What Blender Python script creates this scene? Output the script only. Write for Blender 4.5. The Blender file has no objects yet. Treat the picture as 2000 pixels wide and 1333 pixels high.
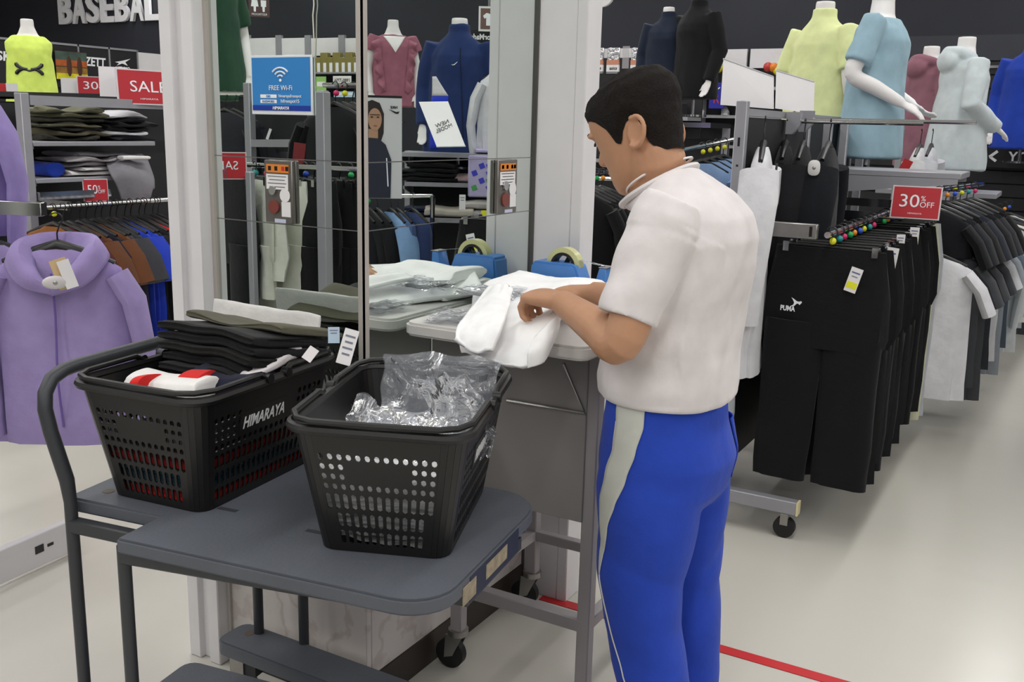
import bpy, bmesh, math, random
from mathutils import Vector as V, Matrix, noise
from mathutils.bvhtree import BVHTree
PI = math.pi
rnd = random.Random(7)
scene = bpy.context.scene
col = scene.collection
# ------------------------------------------------------------------ camera
CAMH, FPX = 1.45, 1907.0
_p, _r, _y = math.radians(12.43), math.radians(1.444), math.radians(29.6)
FW = V((-math.sin(_y), math.cos(_y), 0)); RT = V((math.cos(_y), math.sin(_y), 0)); UP = V((0, 0, 1))
CF = FW*math.cos(_p) - UP*math.sin(_p); CU = UP*math.cos(_p) + FW*math.sin(_p)
CR2 = RT*math.cos(_r) + CU*math.sin(_r); CU2 = CU*math.cos(_r) - RT*math.sin(_r)
CC = V((0, 0, CAMH))
cam = bpy.data.objects.new('camera', bpy.data.cameras.new('camera'))
col.objects.link(cam)
M = Matrix((CR2, CU2, -CF)).transposed().to_4x4(); M.translation = CC
cam.matrix_world = M
cam.data.sensor_width = 36; cam.data.sensor_fit = 'HORIZONTAL'; cam.data.lens = FPX/2000*36
cam.data.clip_start = .05
scene.camera = cam
# ------------------------------------------------------------------ world, lights, exposure
scene.view_settings.view_transform = 'Standard'; scene.view_settings.look = 'None'
scene.view_settings.gamma = 1; scene.view_settings.use_curve_mapping = False
scene.view_settings.exposure = 0.0
w = bpy.data.worlds.new('world'); scene.world = w; w.use_nodes = True
w.node_tree.nodes['Background'].inputs[0].default_value = (.9, .95, 1, 1)
w.node_tree.nodes['Background'].inputs[1].default_value = .25
CEIL = 4.2
for i, x in enumerate((-12.5, -9.4, -6.3, -3.2, -0.1, 3.0, 6.1)):
    ld = bpy.data.lights.new('fluorescent_row', 'AREA'); ld.shape = 'RECTANGLE'
    ld.size = .3; ld.size_y = 22; ld.energy = 250; ld.color = (1, .99, .985)
    lo = bpy.data.objects.new('fluorescent_row', ld); col.objects.link(lo)
    lo.location = (x, 2, CEIL-.12)
# ------------------------------------------------------------------ pixel -> point helpers (2000 x 1333 frame)
def ray(px, py): return CF + CR2*((px-1000)/FPX) - CU2*((py-666.5)/FPX)
def dep(px, py, D): return CC + ray(px, py)*D
def onz(px, py, z): d = ray(px, py); return CC + d*((z-CAMH)/d.z)
def onx(px, py, x): d = ray(px, py); return CC + d*(x/d.x)
def ony(px, py, y): d = ray(px, py); return CC + d*(y/d.y)
YM, XM = 1.74, -1.38                        # mirror planes of the pillar
def refl_y(p): return V((p.x, 2*YM-p.y, p.z))
def refl_x(p): return V((2*XM-p.x, p.y, p.z))
def ml(px, py, D): return refl_y(dep(px, py, D))   # what the left mirror shows at a pixel
def mr(px, py, D): return refl_x(dep(px, py, D))   # what the right mirror shows at a pixel
# ------------------------------------------------------------------ materials
def lin(c):
    c = c/255
    return c/12.92 if c <= .04045 else ((c+.055)/1.055)**2.4
def rgb(c): return (lin(c[0]), lin(c[1]), lin(c[2]), 1)
MATS = {}
def mat(name, c, rough=.5, metal=0, var=.06, vscale=8, bump=0, bscale=60, emit=0, spec=.5, sheen=0, alpha=1, coat=0):
    if name in MATS: return MATS[name]
    m = bpy.data.materials.new(name); m.use_nodes = True; MATS[name] = m
    nt = m.node_tree; b = nt.nodes['Principled BSDF']
    b.inputs['Roughness'].default_value = rough; b.inputs['Metallic'].default_value = metal
    b.inputs['Specular IOR Level'].default_value = spec
    if sheen: b.inputs['Sheen Weight'].default_value = sheen
    if coat: b.inputs['Coat Weight'].default_value = coat
    base = rgb(c); b.inputs['Base Color'].default_value = base
    if alpha < 1: b.inputs['Alpha'].default_value = alpha
    m.diffuse_color = base
    if var or bump:
        tc = nt.nodes.new('ShaderNodeTexCoord')
    if var:
        n = nt.nodes.new('ShaderNodeTexNoise'); n.inputs['Scale'].default_value = vscale; n.inputs['Detail'].default_value = 4
        r = nt.nodes.new('ShaderNodeValToRGB')
        r.color_ramp.elements[0].position = .3; r.color_ramp.elements[1].position = .7
        r.color_ramp.elements[0].color = [k*(1-var) for k in base[:3]]+[1]
        r.color_ramp.elements[1].color = [min(1, k*(1+var)) for k in base[:3]]+[1]
        nt.links.new(tc.outputs['Object'], n.inputs['Vector']); nt.links.new(n.outputs['Fac'], r.inputs[0])
        nt.links.new(r.outputs[0], b.inputs['Base Color'])
    if bump:
        n2 = nt.nodes.new('ShaderNodeTexNoise'); n2.inputs['Scale'].default_value = bscale; n2.inputs['Detail'].default_value = 3
        bp = nt.nodes.new('ShaderNodeBump'); bp.inputs['Strength'].default_value = bump; bp.inputs['Distance'].default_value = .01
        nt.links.new(tc.outputs['Object'], n2.inputs['Vector']); nt.links.new(n2.outputs['Fac'], bp.inputs['Height'])
        nt.links.new(bp.outputs[0], b.inputs['Normal'])
    if emit:
        b.inputs['Emission Color'].default_value = base; b.inputs['Emission Strength'].default_value = emit
    return m
def fab(c, bump=.25, bscale=35): return mat('fabric_%d_%d_%d' % tuple(c), c, rough=.92, var=.08, vscale=14, bump=bump, bscale=bscale, spec=.2, sheen=.08)
def pla(c, rough=.45): return mat('plastic_%d_%d_%d_%d' % (*c, int(rough*100)), c, rough=rough, var=.03)
WHITE = pla((226, 224, 226)); BLACKP = pla((16, 16, 17), .38); GREYM = mat('grey_painted_metal', (150, 150, 154), .4, .15, var=.04)
CHROME = mat('chrome', (205, 206, 208), .12, 1, var=0); STEEL = mat('brushed_steel', (165, 163, 160), .35, .9, var=.05, vscale=40)
RED = pla((196, 40, 46), .5); PAPER = mat('paper', (235, 233, 234), .7, var=.02)
MANNEQ = mat('mannequin_white', (232, 229, 228), .5, var=.01)
BLACKPANEL = mat('black_panel', (24, 25, 29), .6, var=.08)
RUBBER = mat('rubber', (22, 22, 23), .6, var=.1)
def film_mat(name, a, tint=(235, 238, 245)):
    if name in MATS: return MATS[name]
    m = bpy.data.materials.new(name); m.use_nodes = True; MATS[name] = m
    nt = m.node_tree; b = nt.nodes['Principled BSDF']
    b.inputs['Base Color'].default_value = rgb(tint); b.inputs['Roughness'].default_value = .12
    tr = nt.nodes.new('ShaderNodeBsdfTransparent'); tr.inputs[0].default_value = (.93, .94, .96, 1)
    gl = nt.nodes.new('ShaderNodeBsdfGlossy'); gl.inputs['Roughness'].default_value = .12
    fr = nt.nodes.new('ShaderNodeFresnel'); fr.inputs[0].default_value = 1.6
    tc = nt.nodes.new('ShaderNodeTexCoord'); n = nt.nodes.new('ShaderNodeTexNoise'); n.inputs['Scale'].default_value = 14; n.inputs['Detail'].default_value = 3
    n.inputs['Distortion'].default_value = 1.2
    bp = nt.nodes.new('ShaderNodeBump'); bp.inputs['Strength'].default_value = .9; bp.inputs['Distance'].default_value = .02
    nt.links.new(tc.outputs['Object'], n.inputs['Vector']); nt.links.new(n.outputs['Fac'], bp.inputs['Height'])
    nt.links.new(bp.outputs[0], gl.inputs['Normal']); nt.links.new(bp.outputs[0], fr.inputs['Normal']); nt.links.new(bp.outputs[0], b.inputs['Normal'])
    mx = nt.nodes.new('ShaderNodeMixShader'); mx2 = nt.nodes.new('ShaderNodeMixShader'); mx2.inputs[0].default_value = a
    nt.links.new(fr.outputs[0], mx.inputs[0]); nt.links.new(tr.outputs[0], mx.inputs[1]); nt.links.new(gl.outputs[0], mx.inputs[2])
    tl = nt.nodes.new('ShaderNodeBsdfTranslucent'); tl.inputs[0].default_value = rgb(tint); mx3 = nt.nodes.new('ShaderNodeMixShader')
    nt.links.new(b.outputs[0], mx3.inputs[1]); nt.links.new(tl.outputs[0], mx3.inputs[2])
    nt.links.new(mx.outputs[0], mx2.inputs[1]); nt.links.new(mx3.outputs[0], mx2.inputs[2])
    nt.links.new(mx2.outputs[0], nt.nodes['Material Output'].inputs[0])
    return m
FILM = film_mat('clear_film', .16)
MIRROR = mat('mirror_silver', (226, 233, 229), .004, 1, var=0)
# ------------------------------------------------------------------ mesh builder
class MB:
    def __init__(s): s.v = []; s.f = []
    def add(s, vs, fs):
        k = len(s.v); s.v += [V(x) for x in vs]; s.f += [tuple(i+k for i in f) for f in fs]; return s
    def xf(s, m): s.v = [m @ x for x in s.v]; return s
    def box(s, c, d, R=None):
        c = V(c); vs = []
        for i in range(8):
            p = V(((i & 1)-.5, ((i >> 1) & 1)-.5, ((i >> 2) & 1)-.5)); p = V((p.x*d[0], p.y*d[1], p.z*d[2]))
            vs.append(c + (R @ p if R else p))
        return s.add(vs, [(0, 2, 3, 1), (4, 5, 7, 6), (0, 1, 5, 4), (2, 6, 7, 3), (0, 4, 6, 2), (1, 3, 7, 5)])
    def bx(s, x0, x1, y0, y1, z0, z1): return s.box(((x0+x1)/2, (y0+y1)/2, (z0+z1)/2), (x1-x0, y1-y0, z1-z0))
    def loft(s, rings, n=20, pw=2, caps=True, fold=None):
        vs = []
        for k, rg in enumerate(rings):
            c, a, b = V(rg[0]), V(rg[1]), V(rg[2])
            for i in range(n):
                t = 2*PI*i/n; ct, st = math.cos(t), math.sin(t)
                e = 2/pw
                x = math.copysign(abs(ct)**e, ct); y = math.copysign(abs(st)**e, st)
                q = 1 + (fold(k/(len(rings)-1), t) if fold else 0)
                vs.append(c + a*x*q + b*y*q)
        fs = []
        for k in range(len(rings)-1):
            for i in range(n):
                j = (i+1) % n; fs.append((k*n+i, k*n+j, (k+1)*n+j, (k+1)*n+i))
        if caps:
            fs.append(tuple(range(n-1, -1, -1))); L = (len(rings)-1)*n; fs.append(tuple(L+i for i in range(n)))
        return s.add(vs, fs)
    def tube(s, pts, r, n=8, closed=False, flat=1):
        pts = [V(p) for p in pts]; m = len(pts); rings = []; prev = None
        for i in range(m):
            if closed: d = pts[(i+1) % m]-pts[i-1]
            else: d = pts[min(i+1, m-1)]-pts[max(i-1, 0)]
            if d.length < 1e-9: d = V((0, 0, 1))
            d.normalize()
            if prev is None:
                a = d.orthogonal() if abs(d.z) > .99 else V((0, 0, 1)).cross(d); a.normalize()
            else:
                a = prev - d*prev.dot(d); a.normalize()
            prev = a; b = d.cross(a); rr = r[i] if isinstance(r, (list, tuple)) else r
            rings.append((pts[i], a*rr, b*rr*flat))
        if closed:
            k0 = len(s.v); s.loft(rings, n, caps=False)
            L = (m-1)*n
            s.f += [(k0+L+i, k0+L+(i+1) % n, k0+(i+1) % n, k0+i) for i in range(n)]
            return s
        return s.loft(rings, n)
    def cyl(s, p0, p1, r, n=14, r1=None): return s.tube([p0, p1], [r, r if r1 is None else r1], n)
    def prism(s, pts, nrm):                       # planar outline (world points) pushed by a vector
        pts = [V(p) for p in pts]; m = len(pts); nrm = V(nrm)
        vs = pts + [p+nrm for p in pts]
        return s.add(vs, [tuple(range(m-1, -1, -1)), tuple(range(m, 2*m))] + [(i, (i+1) % m, m+(i+1) % m, m+i) for i in range(m)])
    def grid(s, fn, nu, nv):
        vs = [fn(i/nu, j/nv) for j in range(nv+1) for i in range(nu+1)]
        return s.add(vs, [(j*(nu+1)+i, j*(nu+1)+i+1, (j+1)*(nu+1)+i+1, (j+1)*(nu+1)+i) for j in range(nv) for i in range(nu)])
    def sphere(s, c, r, n=12, m=8):
        c = V(c); r = V(r) if not isinstance(r, (int, float)) else V((r, r, r))
        rings = [(c+V((0, 0, -r.z*math.cos(PI*k/m))), V((r.x*math.sin(PI*k/m)+1e-5, 0, 0)), V((0, r.y*math.sin(PI*k/m)+1e-5, 0))) for k in range(m+1)]
        return s.loft(rings, n)
    def mesh(s, name='m'):
        me = bpy.data.meshes.new(name); me.from_pydata([tuple(x) for x in s.v], [], s.f); me.validate(); me.update(); return me
def finish(me, m, smooth=True, bevel=0, seg=1, recalc=True):
    bm = bmesh.new(); bm.from_mesh(me)
    if recalc: bmesh.ops.recalc_face_normals(bm, faces=bm.faces)
    if bevel:
        ed = [e for e in bm.edges if len(e.link_faces) == 2 and e.calc_face_angle(0) > .6]
        bmesh.ops.bevel(bm, geom=ed, offset=bevel, segments=seg, affect='EDGES', clamp_overlap=True)
    bm.to_mesh(me); bm.free()
    for p in me.polygons: p.use_smooth = smooth
    if smooth:
        me.set_sharp_from_angle(angle=math.radians(42))
    if m and not me.materials: me.materials.append(m)
    return me
def obj(name, mb, m, parent=None, smooth=True, bevel=0, seg=1, world=False, solid=0, kind=None):
    me = mb if isinstance(mb, bpy.types.Mesh) else finish(mb.mesh(name), m, smooth, bevel, seg, recalc=not solid)
    if m and not me.materials: me.materials.append(m)
    o = bpy.data.objects.new(name, me); col.objects.link(o)
    if parent:
        o.parent = parent
        if world:
            me.transform(root_matrix(parent).inverted())
    if solid:
        md = o.modifiers.new('solid', 'SOLIDIFY'); md.thickness = solid; md.offset = 0
    if kind: o['kind'] = kind
    return o
def root_matrix(o):
    mtx = Matrix.LocRotScale(o.location, o.rotation_euler, o.scale)
    return root_matrix(o.parent) @ mtx if o.parent else mtx
def tag(o, label=None, cat=None, group=None, kind=None):
    if label: o['label'] = label
    if cat: o['category'] = cat
    if group: o['group'] = group
    if kind: o['kind'] = kind
    return o
def thing(name, label, cat, loc=(0, 0, 0), rz=0, group=None):
    o = bpy.data.objects.new(name, None); col.objects.link(o); o.empty_display_size = .05
    o.location = loc; o.rotation_euler = (0, 0, rz)
    return tag(o, label, cat, group)
def one(name, label, cat, mb, m, loc=(0, 0, 0), rz=0, group=None, world=True, **k):     # a thing that is a single mesh
    o = obj(name, mb, m, None, **k)
    if world:
        c = V(loc)
        if c.length == 0 and o.data.vertices:
            n = len(o.data.vertices); c = sum((x.co for x in o.data.vertices), V())/n
        o.data.transform(Matrix.Translation(-c)); o.location = c
    else:
        o.location = loc; o.rotation_euler = (0, 0, rz)
    return tag(o, label, cat, group)
def copy_tree(o, parent=None):
    c = o.copy(); col.objects.link(c)
    if parent: c.parent = parent
    for ch in list(o.children): copy_tree(ch, c)
    return c
def union(mb, voxel, smooth=4, disp=None, factor=.5):
    me = mb.mesh('u'); o = bpy.data.objects.new('u', me); col.objects.link(o)
    finish(me, None, False)
    r = o.modifiers.new('r', 'REMESH'); r.mode = 'VOXEL'; r.voxel_size = voxel
    if smooth:
        sm = o.modifiers.new('s', 'SMOOTH'); sm.iterations = smooth; sm.factor = factor
    dg = bpy.context.evaluated_depsgraph_get()
    out = bpy.data.meshes.new_from_object(o.evaluated_get(dg))
    bpy.data.objects.remove(o); bpy.data.meshes.remove(me)
    if disp:
        nr = [v.normal.copy() for v in out.vertices]
        for v, n in zip(out.vertices, nr): v.co += n*disp(v.co, n)
    out.update()
    for p in out.polygons: p.use_smooth = True
    return out
# ------------------------------------------------------------------ lettering: flat print standing a hair proud of its surface
def text_mesh(s, size, depth=.0004, bold=0, shear=0, space=1):
    cu = bpy.data.curves.new('t', 'FONT'); cu.body = s; cu.size = size; cu.extrude = depth; cu.offset = bold*size; cu.shear = shear
    cu.align_x = 'CENTER'; cu.align_y = 'CENTER'; cu.space_character = space; cu.resolution_u = 3
    o = bpy.data.objects.new('t', cu); col.objects.link(o)
    dg = bpy.context.evaluated_depsgraph_get(); me = bpy.data.meshes.new_from_object(o.evaluated_get(dg))
    bpy.data.objects.remove(o); bpy.data.curves.remove(cu)
    return me
def frame(c, n, up=UP):
    n = V(n).normalized(); ax = V(up).cross(n)
    ax.normalize(); ay = n.cross(ax)
    m = Matrix((ax, ay, n)).transposed().to_4x4(); m.translation = V(c); return m
def letters(s, c, n, size, m, parent=None, width=None, bold=0, depth=.0004, shear=0, up=UP, name='lettering', rot=0, space=1, height=None):
    me = text_mesh(s, size, depth, bold, shear, space)
    xs = [v.co.x for v in me.vertices]; ys = [v.co.y for v in me.vertices]
    if xs:
        k = width/(max(xs)-min(xs)) if width else 1
        kh = height/(max(ys)-min(ys)) if height else k
        me.transform(Matrix.Diagonal((k, kh, 1, 1)) @ Matrix.Translation((-(max(xs)+min(xs))/2, -(max(ys)+min(ys))/2, 0)))
    me.transform(frame(c, n, up) @ Matrix.Rotation(rot, 4, 'Z'))
    if parent: me.transform(root_matrix(parent).inverted())
    me.materials.append(m)
    o = bpy.data.objects.new(name, me); col.objects.link(o)
    if parent: o.parent = parent
    return o
def plate(c, n, w, h, t, up=UP):                    # thin board centred at c, front towards n
    m = frame(c, n, up); mb = MB(); mb.box((0, 0, -t/2), (w, h, t)); return mb.xf(m)
def fpt(c, n, x, y, d=.001, up=UP): return frame(c, n, up) @ V((x, y, d))
def sm(a, b, t): t = max(0, min(1, (t-a)/(b-a))); return t*t*(3-2*t)
def lerp(a, b, t): return a+(b-a)*t
def interp(tab, z):                                  # tab rows sorted by first column
    if z <= tab[0][0]: return tab[0][1:]
    for a, b in zip(tab, tab[1:]):
        if z <= b[0]:
            t = (z-a[0])/(b[0]-a[0]); t = t*t*(3-2*t)*.5+t*.5
            return tuple(lerp(p, q, t) for p, q in zip(a[1:], b[1:]))
    return tab[-1][1:]
def nz(p, s, seed=0): return noise.noise(V((p[0]*s+seed*7.3, p[1]*s-seed*3.1, p[2]*s+seed)))
ORD = ['first', 'second', 'third', 'fourth', 'fifth', 'sixth', 'seventh', 'eighth', 'ninth', 'tenth', 'eleventh', 'twelfth', 'thirteenth', 'fourteenth', 'fifteenth', 'sixteenth', 'seventeenth', 'eighteenth', 'nineteenth', 'twentieth']
# ================================================================== SETTING
def struct(name, mb, m, **k):
    o = obj(name, mb, m, None, **k); o['kind'] = 'structure'; return o
def floor_mat():
    m = bpy.data.materials.new('floor_vinyl'); m.use_nodes = True; nt = m.node_tree; b = nt.nodes['Principled BSDF']
    tc = nt.nodes.new('ShaderNodeTexCoord')
    n1 = nt.nodes.new('ShaderNodeTexNoise'); n1.inputs['Scale'].default_value = 2.2; n1.inputs['Detail'].default_value = 6
    n2 = nt.nodes.new('ShaderNodeTexNoise'); n2.inputs['Scale'].default_value = 110
    mp = nt.nodes.new('ShaderNodeMapping'); mp.inputs['Rotation'].default_value = (0, 0, .35); mp.inputs['Scale'].default_value = (1.2, 9, 1)
    n3 = nt.nodes.new('ShaderNodeTexNoise'); n3.inputs['Scale'].default_value = 1.6; n3.inputs['Detail'].default_value = 4
    r = nt.nodes.new('ShaderNodeValToRGB'); r.color_ramp.elements[0].position = .3; r.color_ramp.elements[1].position = .72
    r.color_ramp.elements[0].color = rgb((168, 165, 157)); r.color_ramp.elements[1].color = rgb((203, 200, 191))
    mx = nt.nodes.new('ShaderNodeMath'); mx.operation = 'MULTIPLY_ADD'; mx.inputs[1].default_value = .45
    nt.links.new(tc.outputs['Object'], n1.inputs['Vector']); nt.links.new(tc.outputs['Object'], n2.inputs['Vector'])
    nt.links.new(tc.outputs['Object'], mp.inputs['Vector']); nt.links.new(mp.outputs[0], n3.inputs['Vector'])
    nt.links.new(n2.outputs['Fac'], mx.inputs[0])
    ad = nt.nodes.new('ShaderNodeMath'); ad.operation = 'MULTIPLY_ADD'; ad.inputs[1].default_value = .55
    nt.links.new(n1.outputs['Fac'], ad.inputs[0]); nt.links.new(mx.outputs[0], ad.inputs[2])
    nt.links.new(ad.outputs[0], r.inputs[0]); nt.links.new(r.outputs[0], b.inputs['Base Color'])
    rr = nt.nodes.new('ShaderNodeMapRange'); rr.inputs['To Min'].default_value = .17; rr.inputs['To Max'].default_value = .30
    nt.links.new(n3.outputs['Fac'], rr.inputs['Value']); nt.links.new(rr.outputs[0], b.inputs['Roughness'])
    bp = nt.nodes.new('ShaderNodeBump'); bp.inputs['Strength'].default_value = .004; bp.inputs['Distance'].default_value = .01
    nt.links.new(n3.outputs['Fac'], bp.inputs['Height']); nt.links.new(bp.outputs[0], b.inputs['Normal'])
    return m
X0, X1, Y0, Y1 = -17, 9, -8, 11
mb = MB(); mb.add([(X0, Y0, 0), (X1, Y0, 0), (X1, Y1, 0), (X0, Y1, 0)], [(0, 1, 2, 3)]); struct('floor', mb, floor_mat())
mb = MB(); mb.add([(X0, Y0, CEIL), (X1, Y0, CEIL), (X1, Y1, CEIL), (X0, Y1, CEIL)], [(3, 2, 1, 0)]); struct('ceiling', mb, mat('ceiling_board', (225, 225, 222), .9))
DARKWALL = mat('dark_wall_paint', (44, 46, 54), .75, var=.08, vscale=2)
for nm, a in (('wall_back', (X0, X1, Y1, Y1+.1)), ('wall_front', (X0, X1, Y0-.1, Y0)), ('wall_left', (X0-.1, X0, Y0, Y1)), ('wall_right', (X1, X1+.1, Y0, Y1))):
    struct(nm, MB().bx(*a, 0, CEIL), DARKWALL)
mb = MB().bx(-1.5, X1-.5, 9.2, 9.75, .001, .006)
tag(struct('trim_1', mb, mat('brown_floor_strip', (112, 84, 60), .5)), 'brown wood-look strip laid across the pale floor far down the aisle', 'floor strip')
mb = MB().bx(-1.30, 1.4, 2.50, 2.54, .0005, .0025)
one('floor_tape', 'red marking tape stuck across the floor behind the boy', 'tape', mb, RED)
mb = MB().bx(-.10, -.06, 2.54, 7.9, .0005, .0015)

# ---- mirror-clad pillar: every mirror pane is an object of its own
pil = thing('mirror_pillar', 'square pillar clad in mirror panes above a marbled base', 'pillar', (-1.62, 2.05, 0)); pil['kind'] = 'structure'
PXL, PYR = -1.847, 2.53
obj('pillar_core', MB().bx(-1.93, XM-.02, YM+.02, 2.6, 0, CEIL-.002), WHITE, pil, world=True)
MARB = mat('pale_marble', (205, 198, 197), .3, var=.06, vscale=3.5, bump=.05)
nt = MARB.node_tree
mgw = nt.nodes.new('ShaderNodeTexWave'); mgw.inputs['Scale'].default_value = 3; mgw.inputs['Distortion'].default_value = 14; mgw.inputs['Detail'].default_value = 4; mgw.inputs['Detail Scale'].default_value = 2
mgr = nt.nodes.new('ShaderNodeValToRGB'); mgr.color_ramp.elements[0].color = rgb((203, 196, 193)); mgr.color_ramp.elements[1].color = rgb((188, 178, 174)); mgr.color_ramp.elements[0].position = .8
nt.links.new(nt.nodes['Texture Coordinate'].outputs['Object'], mgw.inputs['Vector']); nt.links.new(mgw.outputs['Fac'], mgr.inputs[0]); nt.links.new(mgr.outputs[0], nt.nodes['Principled BSDF'].inputs['Base Color'])
BRN = mat('dark_brown_skirting', (52, 44, 38), .5)
obj('marble_panel', MB().bx(PXL, XM, YM, YM+.02, .09, .66), MARB, pil, world=True, bevel=.002)
obj('marble_panel', MB().bx(XM-.02, XM, YM+.0205, PYR, .09, .66), MARB, pil, world=True, bevel=.002)
obj('skirting', MB().bx(PXL, XM+.004, YM-.004, YM+.02, .001, .09), BRN, pil, world=True)
obj('skirting', MB().bx(XM-.02, XM+.004, YM-.004, PYR, .001, .09), BRN, pil, world=True)
JT = mat('mirror_joint_strip', (150, 152, 150), .35, .8, var=0)
ZJ = (.665, 1.2095, 1.362, 2.5, CEIL-.002)
for k in range(4):
    a, b = ZJ[k]+.0012, ZJ[k+1]-.0012
    obj('mirror_pane', MB().bx(PXL, XM-.006, YM, YM+.006, a, b), MIRROR, pil, world=True, smooth=False)
    obj('mirror_pane', MB().bx(XM-.006, XM, YM+.006, PYR, a, b), MIRROR, pil, world=True, smooth=False)
for z in ZJ[:4]:
    obj('joint_strip', MB().bx(PXL, XM-.004, YM+.0005, YM+.008, z-.003, z+.003), JT, pil, world=True, smooth=False)
    obj('joint_strip', MB().bx(XM-.008, XM-.0005, YM+.004, PYR, z-.003, z+.003), JT, pil, world=True, smooth=False)
# aluminium corner trim and channels beside the posts
ALU = mat('aluminium_trim', (186, 180, 174), .4, .15, var=.03)
c = MB().bx(XM-.014, XM+.003, YM-.003, YM+.001, .66, CEIL-.002); c.bx(XM-.001, XM+.003, YM-.003, YM+.016, .66, CEIL-.002)
obj('corner_trim', c, ALU, pil, world=True, smooth=False)
obj('edge_channel', MB().bx(PXL-.002, PXL+.01, YM-.008, YM+.004, .02, CEIL-.002), ALU, pil, world=True)
obj('edge_channel', MB().bx(XM-.004, XM+.008, PYR-.006, PYR+.006, .02, CEIL-.002), mat('dark_channel', (96, 94, 92), .4, .5, var=0), pil, world=True)
# white posts at both ends
p = MB().bx(-1.89, PXL-.002, 1.70, YM+.05, 0, CEIL-.002); p.bx(-1.93, -1.885, 1.716, YM+.05, 0, CEIL-.002); p.bx(-1.965, -1.922, 1.70, YM+.05, 0, CEIL-.002)
obj('post', p, WHITE, pil, world=True, bevel=.003)
p = MB().bx(XM, -1.255, PYR, PYR+.08, 0, CEIL-.002); p.bx(-1.262, -1.25, PYR+.008, PYR+.02, 0, CEIL-.002); p.bx(-1.256, -1.222, PYR-.001, PYR+.09, 0, CEIL-.002)
obj('post', p, WHITE, pil, world=True, bevel=.003)
obj('wall_socket', MB().bx(-1.70, -1.63, YM-.006, YM, .30, .41), pla((215, 213, 212)), pil, world=True, bevel=.003)
# switch boxes set into the middle mirror band on both faces
SIL = mat('switch_box_steel', (128, 124, 120), .38, .7, var=.04)
def switchbox(c, n, w, h):
    bx_ = obj('switch_box', plate(V(c)+V(n)*.012, n, w, h, .012), SIL, pil, world=True, bevel=.002)
    def q(name, x, y, ww, hh, m): return obj(name, plate(fpt(c, n, x*w, y*h, .0135), n, ww*w, hh*h, .001), m, bx_, world=True, smooth=False)
    q('orange_label', 0, .37, .8, .13, mat('label_orange', (226, 132, 40), .5, var=0))
    for i, (x, mm) in enumerate(((-.28, BLACKP), (-.05, BLACKP), (.2, RED), (.34, BLACKP))): q('warning_mark', x, .37, .11, .07, mm).location.y -= .0001
    q('white_label', -.02, .16, .78, .24, PAPER)
    for i in range(4): q('label_line', -.02, .245-i*.055, .66-.1*(i % 2), .014, pla((110, 112, 120))).location.y -= .0003
    q('white_label', .28, -.27, .32, .24, PAPER); q('white_label', .06, -.46, .4, .06, pla((200, 204, 226)))
    m = frame(c, n) @ Matrix.Translation((-.14*w, -.24*h, .013)); obj('red_button', MB().cyl((0, 0, 0), (0, 0, .004), .14*w*1.3, 20).xf(m), mat('button_red_brown', (126, 62, 54), .4), bx_, world=True)
    m = frame(c, n) @ Matrix.Translation((-.16*w, .02*h, .013)); obj('key_lock', MB().cyl((0, 0, 0), (0, 0, .006), .1*w*1.2, 16).xf(m), CHROME, bx_, world=True)
    m = frame(c, n) @ Matrix.Translation((.25*w, -.05*h, .013)); obj('round_sticker', MB().cyl((0, 0, 0), (0, 0, .001), .14*w*1.3, 20).xf(m), PAPER, bx_, world=True)
switchbox((-1.6195, YM-.001, 1.2857), (0, -1, 0), .086, .146)
switchbox((XM+.001, 2.36, 1.2857), (1, 0, 0), .105, .146)

# free wifi card fixed on the left mirror, hanging from a cord
BLUE = mat('card_blue', (52, 134, 204), .35, var=.02)
wc = V((-1.609, YM-.006, 1.528)); wn = V((0, -1, 0)); wr = .0
wf = thing('wifi_sign', 'blue and white FREE Wi-Fi card hanging against the left mirror', 'sign', wc)
obj('acrylic_holder', plate(wc, wn, .186, .132, .004), mat('acrylic_white', (232, 236, 240), .2, var=0), wf, world=True, bevel=.001)
obj('card_print', plate(wc+V((0, -.001, .002)), wn, .176, .118, .0006), BLUE, wf, world=True, smooth=False)
obj('bottom_band', plate(fpt(wc, wn, 0, -.051, .0018), wn, .176, .0115, .0006), mat('card_navy', (30, 60, 160), .35, var=0), wf, world=True, smooth=False)
WP = mat('print_white', (244, 246, 250), .5, var=0)
for i, r in enumerate((.008, .0165, .025)):
    pts = [fpt(wc, wn, 1.15*r*math.sin(a), .0135+r*math.cos(a), .0022) for a in [math.radians(-52+104*k/12) for k in range(13)]]
    obj('wifi_arc', MB().tube(pts, .0019, 6), WP, wf, world=True)
obj('wifi_dot', MB().sphere(fpt(wc, wn, 0, .0105, .002), (.004, .0008, .0035)), WP, wf, world=True)
letters('FREE Wi-Fi', fpt(wc, wn, 0, -.006, .002), wn, .016, WP, wf, width=.07)
for i in range(2):
    obj('white_bar', plate(fpt(wc, wn, -.038, -.025-i*.0115, .0018), wn, .05, .008, .0005), WP, wf, world=True, smooth=False)
    letters(('SSID', 'PASSWORD')[i], fpt(wc, wn, -.038, -.025-i*.0115, .0024), wn, .007, BLUE, wf, height=.005)
    letters(('himarayafreespot', 'hifreespot15')[i], fpt(wc, wn, .028, -.025-i*.0115, .002), wn, .008, WP, wf, width=(.068, .055)[i])
letters('HIMARAYA', fpt(wc, wn, 0, -.051, .0026), wn, .01, WP, wf, width=.05, bold=.02, shear=.2)
pts = [ony(612, 112, YM-.004), ony(613, 75, YM-.004), ony(611, 30, YM-.006), ony(613, 10, YM-.006), ony(610, -80, YM-.004), V((-1.525, YM-.004, 2.4))]
obj('hanging_cord', MB().tube(pts, .0015, 6), pla((214, 210, 198)), wf, world=True)

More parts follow.
